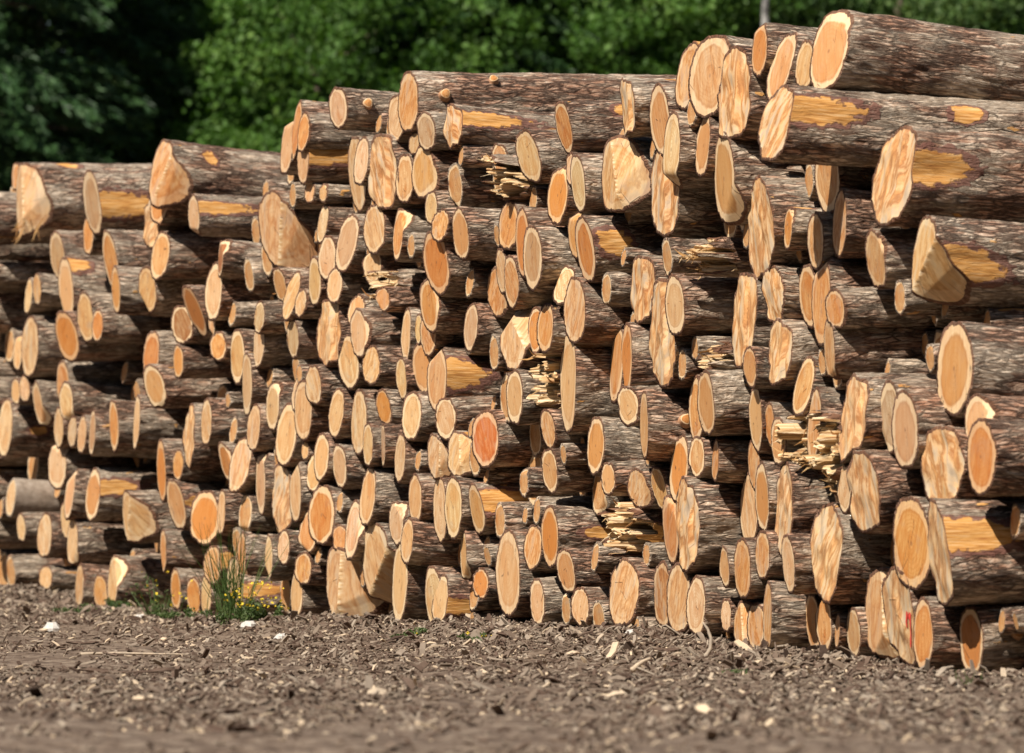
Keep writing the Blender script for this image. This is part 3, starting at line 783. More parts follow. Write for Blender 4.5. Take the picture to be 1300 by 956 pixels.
def slivers(parent, R, f, rs, n, hang=False):
    vs, qs, tn = [], [], []
    for j in range(n):
        a = rs.uniform(0, 6.28); q_ = R * math.sqrt(rs.random()) * .92
        y, z = q_ * math.cos(a), q_ * math.sin(a); p = float(f(np.array([y]), np.array([z]))[0][0])
        L = rs.uniform(.03, .13) * (1.6 if hang else 1); w_ = rs.uniform(.002, .007); h = rs.uniform(.0015, .004)
        dv = np.array([-1, rs.uniform(-.8, .4), rs.uniform(-.7, .5) - (1.5 if hang else 0)]); dv /= np.linalg.norm(dv)
        e1 = np.cross(dv, [rs.uniform(-.3, .3), 1, rs.uniform(-.3, .3)]); e1 /= np.linalg.norm(e1); e2 = np.cross(dv, e1)
        base = np.array([p + .02, y, z if not hang else -R * .6 + z * .3]); b0 = len(vs); tone = rs.random()
        for (tt, m_) in ((0, 1), (.5, .8), (1, .12)):
            c = base + dv * L * tt + e1 * (tt * tt * rs.uniform(-.3, .3) * L)
            for (sx, sy) in ((-1, -1), (1, -1), (1, 1), (-1, 1)): vs.append(c + e1 * sx * w_ * m_ + e2 * sy * h * m_); tn.append(tone)
        for r_ in range(2):
            for k_ in range(4): qs.append([b0 + r_ * 4 + k_, b0 + r_ * 4 + (k_ + 1) % 4, b0 + (r_ + 1) * 4 + (k_ + 1) % 4, b0 + (r_ + 1) * 4 + k_])
        qs.append([b0 + 8, b0 + 9, b0 + 10, b0 + 11])
    tag(link('splinters', make_mesh('splinters', vs, qs, mat=M_SPLINT, attr={'tone': tn}, smooth=False), parent), kind='stuff')

# ------------------------------------------------------------------ what each log is called
LAND = {   # code: (short phrase used as a landmark, own label)
 'A': ('the topmost log', 'huge tan round-cut log, topmost of the whole pile, against the trees at right'),
 'B': ('the big ringed cut end', 'big tan cut end with clear growth rings, near the top beside the trees'),
 '2': ('the dark-cored end', 'rough tall cut end with brown core, right beside the big ringed cut end'),
 '3': ('the small pale-rimmed top log', 'small orange cut end with thick pale rim, on top left of the topmost log'),
 'C': ('the half-peeled top log', 'long half-peeled log lying directly under the topmost log, tall slanting cut end'),
 'D': ('the big slanting oval end', 'big tan slanting oval end with peeled wood beside it, at right under the half-peeled log'),
 'E': ('the deeply notched log', 'log with deep pale notch and peeled streak, right edge under the slanting oval'),
 'F': ('the tall oval end at right', 'tall tan pointed oval cut end on a long grey log, right edge at mid height'),
 'G': ('the grey-stained notched end', 'wide notched end stained grey in its middle with orange edges, lower right'),
 'H': ('the big orange end at right', 'big smooth orange cut end on the lower right, below the grey-stained notched end'),
 'I': ('the red-marked log', 'split pale end with red paint marks, at ground level on the right'),
 'J': ('the far right ground log', 'orange cut end on the ground, far right corner, with a branch stub'),
 'K': ('the radially scratched end', 'tan round cut end crossed by curved saw scratches, on the ground in the centre'),
 'L_': ('', ''),
 'M': ('the deep orange end', 'the one deep orange, almost red cut end, in the middle of the pile'),
 'N': ('the thick centre log', 'thick grey-barked log with tan round end in the middle of the pile'),
 'O': ('the pale splintered stub', 'pale splintered broken log end in the upper middle, under the long top log'),
 'P': ('the layered torn end', 'torn log end broken in pale layers beside the tallest narrow end'),
 't': ('the tallest narrow end', 'very tall narrow pale cut end beside the layered torn end, right of centre'),
 'Q': ('the forked notch end', 'big log with forked tan notched end, upper left with bark to its right'),
 'R': ('the broad orange end', 'broad orange cut end low on the left, above the ground plants'),
 'S': ('the thick log at upper left', 'thick long log forming the top of the left part, orange stepped end'),
 'T': ('the torn hanging end', 'thick top log at the far left with torn pale fibres hanging from its end'),
 'U': ('the scooped pale end', 'scooped pale cut end standing on the ground, left of the white-edged notch'),
 'V': ('the white-edged notch', 'large notched log with pale splintered edge, on the ground left of centre'),
 'W': ('the long top log', 'long grey log along the top of the middle, with a tall orange end'),
 'X': ('the leaning orange oval', 'leaning orange oval cut end on bark, just under the long top log'),
 'Y': ('the log with round stub', 'short top log with a round sawn branch stub beside its pale end'),
 'y': ('the knotty oval end', 'tan oval end on a long dark-barked log, in the upper row left of centre'),
 'x': ('the hairy rough end', 'tall rough tan end with torn fibres, upper row, under the log with round stub'),
 'Z': ('the tall half-shaded end', 'tall pale cut end near the ground, its right half in shadow, centre'),
 'a': ('the smooth-barked log', 'small smooth-barked log with pale round end, lower far left'),
 'b': ('the end with orange hollow', 'grey-barked log with an orange hollow torn beside its end, lower left'),
 'c': ('the pale end at left edge', 'pale narrow cut end touching the left edge of the picture at mid height'),
 'd': ('the streaky pale end', 'wide streaky pale cut end left of centre at mid height'),
 'f': ('the large end in split shade', 'large leaning orange end with shadow across its top, left of centre'),
 'g': ('the paired orange end', 'large orange cut end with pale rim and dark grey bark, right of the centre'),
 'h': ('the round pale-rimmed end', 'round tan end with pale rim, beside the dark gap right of centre'),
 'i': ('the long curved face', 'long curved tan cut face under the half-peeled top log, right of centre'),
 'j': ('the bright lens-shaped end', 'bright pale lens-shaped cut end on dark grey furrowed bark, right of centre'),
 'k': ('the fan of splinters', 'torn log end spread into a fan of pale splinters, on the right'),
 'l': ('the whitish torn end', 'narrow whitish torn cut end right of centre at mid height'),
 'm': ('the long weathered end', 'long weathered brown and grey cut end, low right of centre'),
 'n2': ('the orange end with dark gap', 'orange cut end left of a grey stubby log, beside a deep dark gap at left'),
 'o': ('the low orange oval', 'orange oval cut end low left of centre, above the scooped end'),
 'q': ('the leaning rust oval', 'leaning rust-coloured oval cut end low in the centre'),
 'r': ('the pale wedge-shaped end', 'big pale wedge-shaped notched end in the middle, above the thick centre log'),
 'u': ('the ringed tan oval', 'ringed tan oval cut end with pale rim, beside a big dark gap right of centre'),
 'v': ('the notched brown end', 'notched brown and grey end under the long top log, right of centre'),
 'W2': ('the whitish notched end', 'whitish notched cut end low left of centre'),
 '1': ('the upright pale sliver', 'upright narrow pale sliver-like end against the long top log'),
 '4': ('the rough pale tongue', 'rough pale tongue-shaped end, upper right of centre, before a dark gap'),
 '5': ('the long pale tongue', 'very long narrow pale face next to the bright lens-shaped end'),
 '6': ('the sawdust-covered block', 'pale torn block of wood with splinters, above the bright lens-shaped end'),
 '7': ('the long brown slab face', 'long brown vertical cut face right of centre at mid height'),
 '8': ('the tan end with orange twin', 'tan oval end with an orange end close behind it, right of centre'),
 '9': ('the thin-edged ground log', 'thick ground log on the right with a thin orange edge-on cut end'),
 '%': ('the pale diamond end', 'pale diamond-shaped cut end, lower right of centre'),
 '&': ('the long grey-barked log', 'long grey-barked log with narrow tan end, at right above mid height'),
 'G2': ('the pale pointed end', 'pale pointed cut end half hidden in shade, right, under the long grey-barked log'),
 '^': ('the cracked pinkish end', 'cracked pinkish notched end with pale peeled wood behind, lower right'),
 '+': ('the large pinkish slanted end', 'large pinkish slanted cut end, lower right, above the ground logs'),
 '!': ('the big end with dark notch', 'big tan ground-level end with a dark notch shadow, left of the red-marked log'),
}
for g in LG:
    if g['code'] is None and abs(g['x'] - 792) < .5 and g['typ'] == 's': g['code'] = 'L2'
LAND['L2'] = ('the splintered orange log', 'long broken log end splintered into orange layers, low in the centre')
lm = [(c, g['x'], g['y']) for g in LG for c in [g['code']] if c in LAND]
DIRS = ['right of', 'lower right of', 'below', 'lower left of', 'left of', 'upper left of', 'above', 'upper right of']
RANK = ['nearest', 'second', 'third', 'fourth', 'fifth', 'sixth', 'seventh', 'eighth', 'ninth', 'tenth'] + ['%dth' % k for k in range(11, 40)]
def sector(dx, dy): return int(round(math.atan2(dy, dx) / (math.pi / 4))) % 8
TN = {'t': 'tan', 'o': 'orange', 'p': 'pale', 'g': 'greyish', 'd': 'brown', 'O': 'deep orange'}
def name_points(pts, used, first):
    """pts: list of (x, y, prefix); label = prefix + rank + direction from a landmark"""
    out = []
    tab = {}
    for (c, lx, ly) in lm:
        for sct in range(8):
            near = sorted([(math.hypot(p[0] - lx, p[1] - ly), j) for j, p in enumerate(pts) if math.hypot(p[0] - lx, p[1] - ly) > 1 and sector(p[0] - lx, p[1] - ly) == sct])[:20]
            for rk, (dd, j) in enumerate(near): tab.setdefault(j, []).append((rk * 40 + dd, rk, sct, c))
    for j, p in enumerate(pts):
        if j not in tab: print("no slot", p[:2]); tab[j] = [(0, 0, 0, "A")]
        best = min(tab[j])
        _, rk, sct, c = best
        out.append(f"{p[2]}, {first} {RANK[rk]} {DIRS[sct]} {LAND[c][0]}".replace('  ', ' '))
    return out
def desc(g):
    sz = 'large' if g['r'] > .205 else ('small' if g['r'] < .135 else 'medium')
    sh = {'n': 'notched', 's': 'splintered'}.get(g['typ'], 'round' if g['a'] / g['b'] > .33 else 'narrow')
    ln = 'leaning ' if abs(g['lean']) > 4.5 else ''
    return f"{sz} log, {ln}{TN[g['tone']]} {sh} end"
def trim(l):
    for a_, b_ in (('medium log', 'log'), (' end,', ','), ('small log', 'log'), ('large log', 'log'), ('leaning ', ''), (' the ', ' ')):
        if len(l.replace('-', ' ').split()) <= 16: break
        l = l.replace(a_, b_)
    return l
labels = name_points([(g['x'], g['y'], desc(g)) for g in LG], None, '')
labels = [l.replace('with thick pale rim', '') for l in labels]
for k_, v_ in LAND.items():
    if len(v_[1].replace('-', ' ').split()) > 16: print('LONG', k_, v_[1])
GROUP = 'felled logs stacked in the pile'
for i, g in enumerate(LG):
    o = build_log(g, i)
    tag(o, LAND[g['code']][1] if g['code'] in LAND else trim(labels[i]), 'log', GROUP)

# ------------------------------------------------------------------ logs set back in the gaps of the pile
fill = []
ss, zz, rrr = list(S_), list(Z_), list(R_)
fr_ = random.Random(5)
def topz(s):
    c = [g['z'] for g in LG if abs(g['s'] - s) < .45]
    return max(c) if c and s < 18.3 else 3.62
for k_ in range(22000):
    s = fr_.uniform(-1.0, 22.5); r = fr_.uniform(.09, .20) if k_ < 9000 or s > 18.7 else fr_.uniform(.06, .11)
    z = fr_.uniform(r + .05, 3.95)
    if z > topz(s) - (.12 if s > 3 else .45): continue
    A = np.array(ss); B = np.array(zz); Rr = np.array(rrr)
    if np.any(np.hypot(A - s, B - z) < (Rr + r) * .91): continue
    ss.append(s); zz.append(z); rrr.append(r); fill.append((s, z, r))
rec_b, rec_f = [], []
for j, (s, z, r) in enumerate(fill):
    p = (fr_.uniform(.0, .42) if s < 12.5 else fr_.uniform(.3, 1.2)) if s < 18.8 else fr_.uniform(-.1, .5); P = O + E2 * s + U2 * p
    g = dict(x=0, y=0, a=.3 * r * FPX / P[1], b=r * FPX / P[1], lean=fr_.uniform(-3, 3), tone=fr_.choice('topptg'), typ='e', s=s, L=False,
             peel=False, stub=False, smooth=False, pitch=fr_.uniform(-.01, .01), code=None, k=P[0] / P[1], d=P[1], z=z, r=r, p=p)
    o = build_log(g, 2000 + j)
    for src, lst in ((o, rec_b), (o.children[0], rec_f)):
        me = src.data; nv = len(me.vertices); co = np.zeros(nv * 3, np.float32); me.vertices.foreach_get('co', co)
        from mathutils import Matrix, Euler
        M = np.array(Matrix.Translation(o.location) @ Euler(o.rotation_euler).to_matrix().to_4x4())
        co = co.reshape(-1, 3) @ M[:3, :3].T + M[:3, 3]
        nl = len(me.loops); lv = np.zeros(nl, np.int32); me.loops.foreach_get('vertex_index', lv)
        uvl = np.zeros(nl * 2, np.float32); me.uv_layers[0].data.foreach_get('uv', uvl); uvv = np.zeros((nv, 2), np.float32); uvv[lv] = uvl.reshape(-1, 2)
        if lst is rec_b: uvv = uvv + np.array([j * 3.7, j * 1.3])
        lt = np.zeros(len(me.polygons), np.int32); me.polygons.foreach_get('loop_total', lt)
        ls = np.zeros(len(me.polygons), np.int32); me.polygons.foreach_get('loop_start', ls)
        qd = lv[ls[lt == 4][:, None] + np.arange(4)]; td = lv[ls[lt == 3][:, None] + np.arange(3)]
        lst.append((co, qd, td, uvv))
    for ch in list(o.children): bpy.data.objects.remove(ch)
    bpy.data.objects.remove(o)
def merge(lst):
    off = 0; v, q_, t_, u_ = [], [], [], []
    for (co, qd, td, uvv) in lst: v.append(co); q_.append(qd + off); t_.append(td + off); u_.append(uvv); off += len(co)
    return np.concatenate(v), np.concatenate(q_), np.concatenate(t_), np.concatenate(u_)
v, q_, t_, u_ = merge(rec_b)
rec = link('recessed_logs', make_mesh('recessed_logs', v, q_, t_, M_BARK, u_, {'peel': np.zeros(len(v)), 'rimd': np.zeros(len(v))}))
tag(rec, 'shaded logs set back in the gaps of the pile', 'logs', kind='stuff')
v, q_, t_, u_ = merge(rec_f)
tag(link('cut_faces', make_mesh('cut_faces', v, q_, t_, M_CUT, u_, {'torn': np.zeros(len(v))}), rec, (.62, .38, .17)), kind='stuff')
print('logs', len(LG), 'fill', len(fill))

# ------------------------------------------------------------------ red paint on the red-marked log's face and twig
for o in [x for x in C.objects if x.get('label') == LAND['I'][1]]:
    face = [c for c in o.children if c.name.startswith('cut_face')][0]
    co = np.zeros(len(face.data.vertices) * 3, np.float32); face.data.vertices.foreach_get('co', co); co = co.reshape(-1, 3)
    gI = [g for g in LG if g['code'] == 'I'][0]; R = gI['r']
    strokes = [[(-.62, .10), (-.62, -.2), (-.55, -.45), (-.50, -.62)], [(-.62, .10), (-.52, -.05), (-.45, .12), (-.36, -.10), (-.38, -.22)]]
    vs, qs = [], []
    for st in strokes:
        pts = []
        for (a, b_), (c, d) in zip(st[:-1], st[1:]):
            for q_ in range(8): pts.append((a + (c - a) * q_ / 8, b_ + (d - b_) * q_ / 8))
        for j, (y, z) in enumerate(pts):
            y *= R; z *= R
            for sg in (-1, 1):
                yy, z2 = y + sg * .035 * R, z + sg * .012 * R
                dd = (co[:, 1] - yy) ** 2 + (co[:, 2] - z2) ** 2; m_ = np.argsort(dd)[:4]
                vs.append((co[m_, 0].min() - .004, yy, z2))
            if j: b0 = len(vs) - 4; qs.append([b0, b0 + 1, b0 + 3, b0 + 2])
    mk = link('paint_mark', make_mesh('paint_mark', vs, qs, mat=M_RED), o); mk['label'] = 'red paint mark'

# ------------------------------------------------------------------ bark litter on the ground
def chips(n, seed, region, size, tilt=.35, tone=(0, 1)):
    r = np.random.default_rng(seed)
    XY = region(n, r); n = len(XY)
    L = r.uniform(*size, n) * (1 + 1.2 * (r.random(n) > .93)); Wd = L * np.where(r.random(n) < .35, r.uniform(.08, .16, n), r.uniform(.2, .5, n)); Th = r.uniform(.004, .012, n); bend = r.uniform(-.25, .45, n) * L
    yaw = r.uniform(0, 6.283, n); tx = r.normal(0, tilt, n); ty = r.normal(0, tilt, n)
    loc = np.zeros((n, 12, 3))
    for a, (fx, zz_) in enumerate(((-.5, 0), (0, 1), (.5, 0))):
        tap = (r.uniform(.35, 1, n) if a != 1 else np.ones(n))
        for b_, (sy, sz) in enumerate(((-1, -1), (1, -1), (1, 1), (-1, 1))):
            loc[:, a * 4 + b_, 0] = fx * L; loc[:, a * 4 + b_, 1] = sy * Wd * .5 * tap + (zz_ * .1 * bend); loc[:, a * 4 + b_, 2] = sz * Th * .5 + zz_ * bend * .35
    cx, sx, cy, sy_, cz, sz_ = np.cos(tx), np.sin(tx), np.cos(ty), np.sin(ty), np.cos(yaw), np.sin(yaw)
    x, y, z = loc[..., 0], loc[..., 1], loc[..., 2]
    y, z = y * cx[:, None] - z * sx[:, None], y * sx[:, None] + z * cx[:, None]
    x, z = x * cy[:, None] + z * sy_[:, None], -x * sy_[:, None] + z * cy[:, None]
    x, y = x * cz[:, None] - y * sz_[:, None], x * sz_[:, None] + y * cz[:, None]
    zmin = z.min(1)
    G = ground_h(XY[:, 0], XY[:, 1]); z = z - zmin[:, None] * .75 + G[:, None]
    V = np.stack([x + XY[:, 0:1], y + XY[:, 1:2], z], -1).reshape(-1, 3)
    base = np.array([[r_ * 4 + k_, r_ * 4 + (k_ + 1) % 4, (r_ + 1) * 4 + (k_ + 1) % 4, (r_ + 1) * 4 + k_] for r_ in range(2) for k_ in range(4)] + [[3, 2, 1, 0], [8, 9, 10, 11]])
    Q = (base[None] + (np.arange(n) * 12)[:, None, None]).reshape(-1, 4)
    tn = np.repeat(np.clip(np.where(r.random(n) < .06, r.uniform(.8, 1, n), r.normal(.50, .22, n)), tone[0], tone[1]), 12)
    return V, Q, tn
def reg_front(n, r):
    d = 21 + (r.random(n) ** .8) * 33; k = r.uniform(-.10, .10, n); X = k * d
    dn = vnoise(X * .8, d * .45, 64, 64, GN) * .6 + vnoise(X * 2.9 + 7, d * 1.3, 64, 64, GN) * .4
    m = r.random(n) < np.clip((dn - .33) * 4, .10, 1); X = X[m]; d = d[m]
    p = (X - O[0]) * U2[0] + (d - O[1]) * U2[1]
    return np.stack([X, d], -1)[p < .35]
def reg_foot(n, r):
    s = r.uniform(-1, 19.5, n); p = -np.abs(r.normal(0, .8, n)) + .25
    XY = O + E2 * s[:, None] + U2 * p[:, None]; return XY
V, Q, tn = chips(90000, 3, reg_front, (.010, .055))
tag(link('bark_litter', make_mesh('bark_litter', V, Q, mat=M_CHIP, attr={'tone': tn}, smooth=False)), 'brown bark chips and wood scraps strewn over the ground before the pile', 'bark litter', kind='stuff')
V, Q, tn = chips(20000, 4, reg_foot, (.014, .060), tilt=.4)
tag(link('bark_debris', make_mesh('bark_debris', V, Q, mat=M_CHIP, attr={'tone': tn}, smooth=False)), 'loose bark shreds heaped along the foot of the log pile', 'bark debris', kind='stuff')

def gp(px, py):                                   # where the line of sight through a ground pixel meets the ground
    d = FPX * CZ / (py - HOR)
    for _ in range(20):
        d = FPX * (CZ - float(ground_h((px - 650) / FPX * d, d))) / (py - HOR)
    return (px - 650) / FPX * d, d, float(ground_h((px - 650) / FPX * d, d))

# curved bark slabs, sticks, stones one by one
def bark_slab(px, py, L, Wd, curl, yaw, tilt, label, tone):
    r = np.random.default_rng(int(px)); n, m_ = 12, 9; L *= .75; Wd *= .7; curl *= 1.25; jag = r.normal(0, .05, m_); vs = []; tns = []
    for side in (0, 1):
        for i in range(n):
            for j in range(m_):
                u = i / (n - 1) - .5; v = j / (m_ - 1) - .5; a = v * curl
                rad = Wd / max(curl, .2); edge = (1 - .35 * abs(2 * u) ** 3) * (1 + .12 * math.sin(u * 9 + px)); u2 = u * (1 + jag[j] * 3)
                rr_ = rad - side * .012 + r.normal(0, .0015)
                vs.append((u2 * L + r.normal(0, .002), rr_ * math.sin(a) * edge, rr_ * math.cos(a) - rad * math.cos(curl / 2) + .15 * L * (u * 2) ** 2 * .3)); tns.append(tone + r.normal(0, .1))
    def id_(s_, i, j): return s_ * n * m_ + i * m_ + j
    qs = []
    for i in range(n - 1):
        for j in range(m_ - 1):
            qs.append([id_(0, i, j), id_(0, i + 1, j), id_(0, i + 1, j + 1), id_(0, i, j + 1)]); qs.append([id_(1, i, j), id_(1, i, j + 1), id_(1, i + 1, j + 1), id_(1, i + 1, j)])
    for i in range(n - 1):
        for j in (0, m_ - 1): qs.append([id_(0, i, j), id_(1, i, j), id_(1, i + 1, j), id_(0, i + 1, j)])
    for j in range(m_ - 1):
        for i in (0, n - 1): qs.append([id_(0, i, j), id_(0, i, j + 1), id_(1, i, j + 1), id_(1, i, j)])
    x, y, z = gp(px, py)
    o = link('bark_slab', make_mesh('bark_slab', vs, qs, mat=M_CHIP, attr={'tone': tns}))
    o.location = (x, y, z + .01); o.rotation_euler = (tilt, 0, yaw); tag(o, label, 'bark piece', 'loose bark slabs on the ground')
for a in [
    (374, 826, .19, .10, 2.6, 1.3, .2, 'upright curled brown bark piece with short shadow, left of centre in the foreground', .42),
    (214, 800, .22, .07, 2.0, 1.2, .5, 'tan curled bark sliver standing on the ground, below the flowering weed at left', .85),
    (262, 792, .2, .09, 2.2, .4, .3, 'dark bark lump on the ground just left of the flowering weed', .2),
    (105, 818, .22, .05, 1.8, .1, .0, 'dark flat stick of bark lying at far left of the ground', .25),
    (335, 832, .25, .06, 2.0, 2.2, .4, 'narrow curved tan bark strip next to the upright curled bark', .75),
    (770, 826, .24, .11, 2.3, .3, .2, 'hollow dark bark curl below the radially scratched end', .25),
    (848, 834, .20, .07, 2.2, .2, .1, 'dark folded bark piece near the curved grey stick', .3),
    (735, 812, .16, .06, 1.7, .5, .1, 'thin black bark piece at the foot of the pile, centre', .1),
    (920, 838, .18, .07, 2.4, .7, .2, 'small dark bark hook on the ground, right of centre', .2),
    (820, 822, .26, .05, 1.5, .15, .0, 'pale long bark strip lying flat, centre right of the foreground', .9),
    (505, 826, .30, .07, 1.9, 1.0, .3, 'curled brown bark strip on the ground below the white-edged notch', .55),
    (165, 856, .6, .05, 1.4, .08, .0, 'long dark strip of bark lying in the left foreground', .3),
    (1215, 866, .26, .12, 2.0, .4, .1, 'broad dark bark piece beside the far right ground log', .35),
    (975, 862, .2, .06, 1.9, 1.4, .5, 'greyish upright bark shred in the right foreground', .8),
]: bark_slab(*a)

def stick(name, pts, r0, mat, label, cat='stick', tone=.8, group=None):
    P = [np.array(p, float) for p in pts]; Q_ = []
    for i in range(len(P) - 1):
        for q_ in range(4): Q_.append(P[i] + (P[i + 1] - P[i]) * q_ / 4)
    Q_.append(P[-1]); n = 7; vs = []; qs = []
    for i, c in enumerate(Q_):
        dv = Q_[min(i + 1, len(Q_) - 1)] - Q_[max(i - 1, 0)]; dv /= np.linalg.norm(dv)
        e1 = np.cross(dv, [0.1, 1, .2]); e1 /= np.linalg.norm(e1); e2 = np.cross(dv, e1)
        rr_ = r0 * (1 - .6 * i / len(Q_)) * (1 + .1 * math.sin(i * 2.1))
        for j in range(n): vs.append(c + rr_ * (math.cos(j / n * 6.283) * e1 + math.sin(j / n * 6.283) * e2))
    for i in range(len(Q_) - 1):
        for j in range(n): qs.append([i * n + j, i * n + (j + 1) % n, (i + 1) * n + (j + 1) % n, (i + 1) * n + j])
    vs.append(Q_[0]); vs.append(Q_[-1]); l = len(Q_) - 1
    ts = [[j, len(vs) - 2, (j + 1) % n] for j in range(n)] + [[l * n + j, l * n + (j + 1) % n, len(vs) - 1] for j in range(n)]
    o = link(name, make_mesh(name, vs, qs, ts, mat, attr={'tone': [tone] * len(vs)})); tag(o, label, cat, group)
def spx(pl, lift=0):
    x0, d0, z0 = gp(*pl[0]); out = []
    for (px, py) in pl: out.append(((px - 650) / FPX * d0, d0 + .02 * len(out), z0 + .01 - (py - pl[0][1]) / FPX * d0))
    return out
stick('curved_stick', spx([(895, 836), (902, 825), (903, 812), (899, 800), (893, 792)]), .014, M_CHIP, 'thin grey curved stick arching up from the ground, right of centre', tone=.86)
stick('broken_stick', spx([(802, 855), (810, 848), (818, 843), (826, 840)]), .016, M_CHIP, 'short pale broken stick lying in the centre right foreground', tone=.95)
x, y, z = gp(165, 832); stick('fallen_stick', [(x - .3, y, z + .02), (x - .1, y + .03, z + .025), (x + .2, y, z + .02), (x + .38, y + .05, z + .015)], .010, M_CHIP, 'pale thin straight stick lying on the ground at left', tone=.9)
for (px, py, sx, lab) in [(317, 798, .06, 'white angular stone below the flowering weed'), (357, 812, .05, 'small white flat stone left of the upright curled bark'),
                          (178, 787, .045, 'small grey white stone among the ground plants at left'), (66, 800, .06, 'pale grey flat stone at far left of the ground'), (800, 832, .035, 'tiny white stone on the ground near the centre')]:
    r = random.Random(px); x, y, z = gp(px, py); n, m_ = 9, 6; vs = []
    for i in range(1, m_):
        for j in range(n):
            a = i / m_ * math.pi; b_ = j / n * 6.283; q_ = sx * (1 + r.uniform(-.22, .22)); vs.append((q_ * math.sin(a) * math.cos(b_), q_ * .8 * math.sin(a) * math.sin(b_), q_ * .75 * math.cos(a)))
    vs += [(0, 0, sx * .7), (0, 0, -sx * .7)]; k_ = len(vs)
    qs = [[i * n + j, (i + 1) * n + j, (i + 1) * n + (j + 1) % n, i * n + (j + 1) % n] for i in range(m_ - 2) for j in range(n)]
    ts = [[k_ - 2, j, (j + 1) % n] for j in range(n)] + [[(m_ - 2) * n + j, k_ - 1, (m_ - 2) * n + (j + 1) % n] for j in range(n)]
    o = link('stone', make_mesh('stone', vs, qs, ts, M_STONE, smooth=False)); o.location = (x, y, z + sx * .35); tag(o, lab, 'stone', 'stones on the ground')

# ------------------------------------------------------------------ weeds and grass
M_WEED = leaf_mat('weed_leaf', [(0.0, (.03, .055, .012)), (.5, (.07, .12, .03)), (1.0, (.17, .21, .09))], .3)
M_FLOWER = simple_noise_mat('yellow_petals', [(0.3, (.75, .52, .03)), (0.7, (.85, .68, .08))], scale=30, bump=.001)
def leaf_cloud(n, r, cen, rad, size, asp=.5, up=0.0, hem=True):
    P = r.normal(0, 1, (n, 3)); P /= np.linalg.norm(P, axis=1)[:, None]; P *= (r.random(n) ** .45)[:, None]
    P = P * np.array(rad) + np.array(cen)
    return leaves_at(P, r, size, asp, up)
def leaves_at(P, r, size, asp=.5, up=0.0, dirs=None):
    n = len(P); a = r.normal(0, 1, (n, 3)) if dirs is None else dirs + r.normal(0, .35, (n, 3))
    a[:, 2] += up; a /= np.linalg.norm(a, axis=1)[:, None]
    b_ = np.cross(a, r.normal(0, 1, (n, 3))); b_ /= np.linalg.norm(b_, axis=1)[:, None]
    c = np.cross(a, b_); L = (size * r.uniform(.6, 1.3, n))[:, None]
    v = np.stack([P - a * L * .5, P + b_ * L * asp * .5 + c * L * .10, P + a * L * .5, P - b_ * L * asp * .5 + c * L * .10], 1)
    return v.reshape(-1, 3)
def quads_for(n): return np.arange(n * 4).reshape(n, 4)
def weed(name, px, py, w_, h_, n, label, cat, flowers=0, seed=1, group=None):
    x, y, z = gp(px, py); r = np.random.default_rng(seed)
    cen = [(r.normal(0, w_ * .4), r.normal(0, w_ * .3), abs(r.normal(0, h_ * .35)) + h_ * .1) for _ in range(14)]
    V = np.concatenate([leaf_cloud(n // 14, r, c, (w_ * .22, w_ * .2, h_ * .25), .035, .35, .3) for c in cen])
    rt = bpy.data.objects.new(name, None); C.objects.link(rt); rt.location = (x, y, z); tag(rt, label, cat, group)
    m_ = len(V) // 4
    link('leaves', make_mesh('leaves', V, quads_for(m_), mat=M_WEED, attr={'tone': np.repeat(r.random(m_), 4)}, smooth=False), rt)
    sv, sq = [], []
    for c in cen:
        b0 = len(sv)
        for (tt, w2) in ((0, .004), (1, .002)):
            for (ax, ay) in ((-1, -1), (1, -1), (1, 1), (-1, 1)): sv.append((c[0] * (.3 + .7 * tt) + ax * w2, c[1] * (.3 + .7 * tt) + ay * w2, c[2] * tt * 1.3))
        sq += [[b0 + k_, b0 + (k_ + 1) % 4, b0 + 4 + (k_ + 1) % 4, b0 + 4 + k_] for k_ in range(4)]
    link('stems', make_mesh('stems', sv, sq, mat=M_WEED, attr={'tone': np.full(len(sv), .7)}, smooth=False), rt)
    if flowers:
        P = np.stack([r.normal(0, w_ * .55, flowers), r.normal(0, w_ * .4, flowers), h_ * r.uniform(.35, 1.15, flowers)], -1)
        V = np.concatenate([leaves_at(P, r, .022, .8) for _ in range(3)]); m_ = len(V) // 4
        tag(link('flowers', make_mesh('flowers', V, quads_for(m_), mat=M_FLOWER, smooth=False), rt), kind='stuff')
weed('flowering_weed', 324, 792, .21, .26, 1400, 'bushy green weed with tiny yellow flowers at the foot of the pile, left of centre', 'weed', 60, 1)
weed('yellow_flower_weed', 200, 782, .22, .32, 260, 'sparse weed with tiny yellow flowers before the lower left logs', 'weed', 16, 2)
weed('low_weed', 112, 778, .22, .08, 420, 'low green weed patch at the far left foot of the pile', 'weed', 0, 3, 'low weeds at the foot of the pile')
weed('low_weed', 150, 781, .20, .09, 420, 'low green weed patch second from left at the foot of the pile', 'weed', 4, 4, 'low weeds at the foot of the pile')
weed('low_weed', 232, 786, .26, .09, 600, 'low green weed patch just left of the flowering weed', 'weed', 6, 5, 'low weeds at the foot of the pile')
weed('low_weed', 258, 784, .14, .07, 300, 'small green weed patch below the broad orange end', 'weed', 0, 8, 'low weeds at the foot of the pile')
weed('low_weed', 520, 804, .16, .06, 240, 'tiny green weeds on the ground below the white-edged notch', 'weed', 3, 6, 'low weeds at the foot of the pile')
weed('low_weed', 612, 800, .16, .05, 160, 'tiny green weeds on the ground left of the tall half-shaded end', 'weed', 4, 7, 'low weeds at the foot of the pile')
weed('low_weed', 935, 858, .14, .03, 200, 'faint green weeds in the right foreground', 'weed', 0, 9, 'low weeds at the foot of the pile')
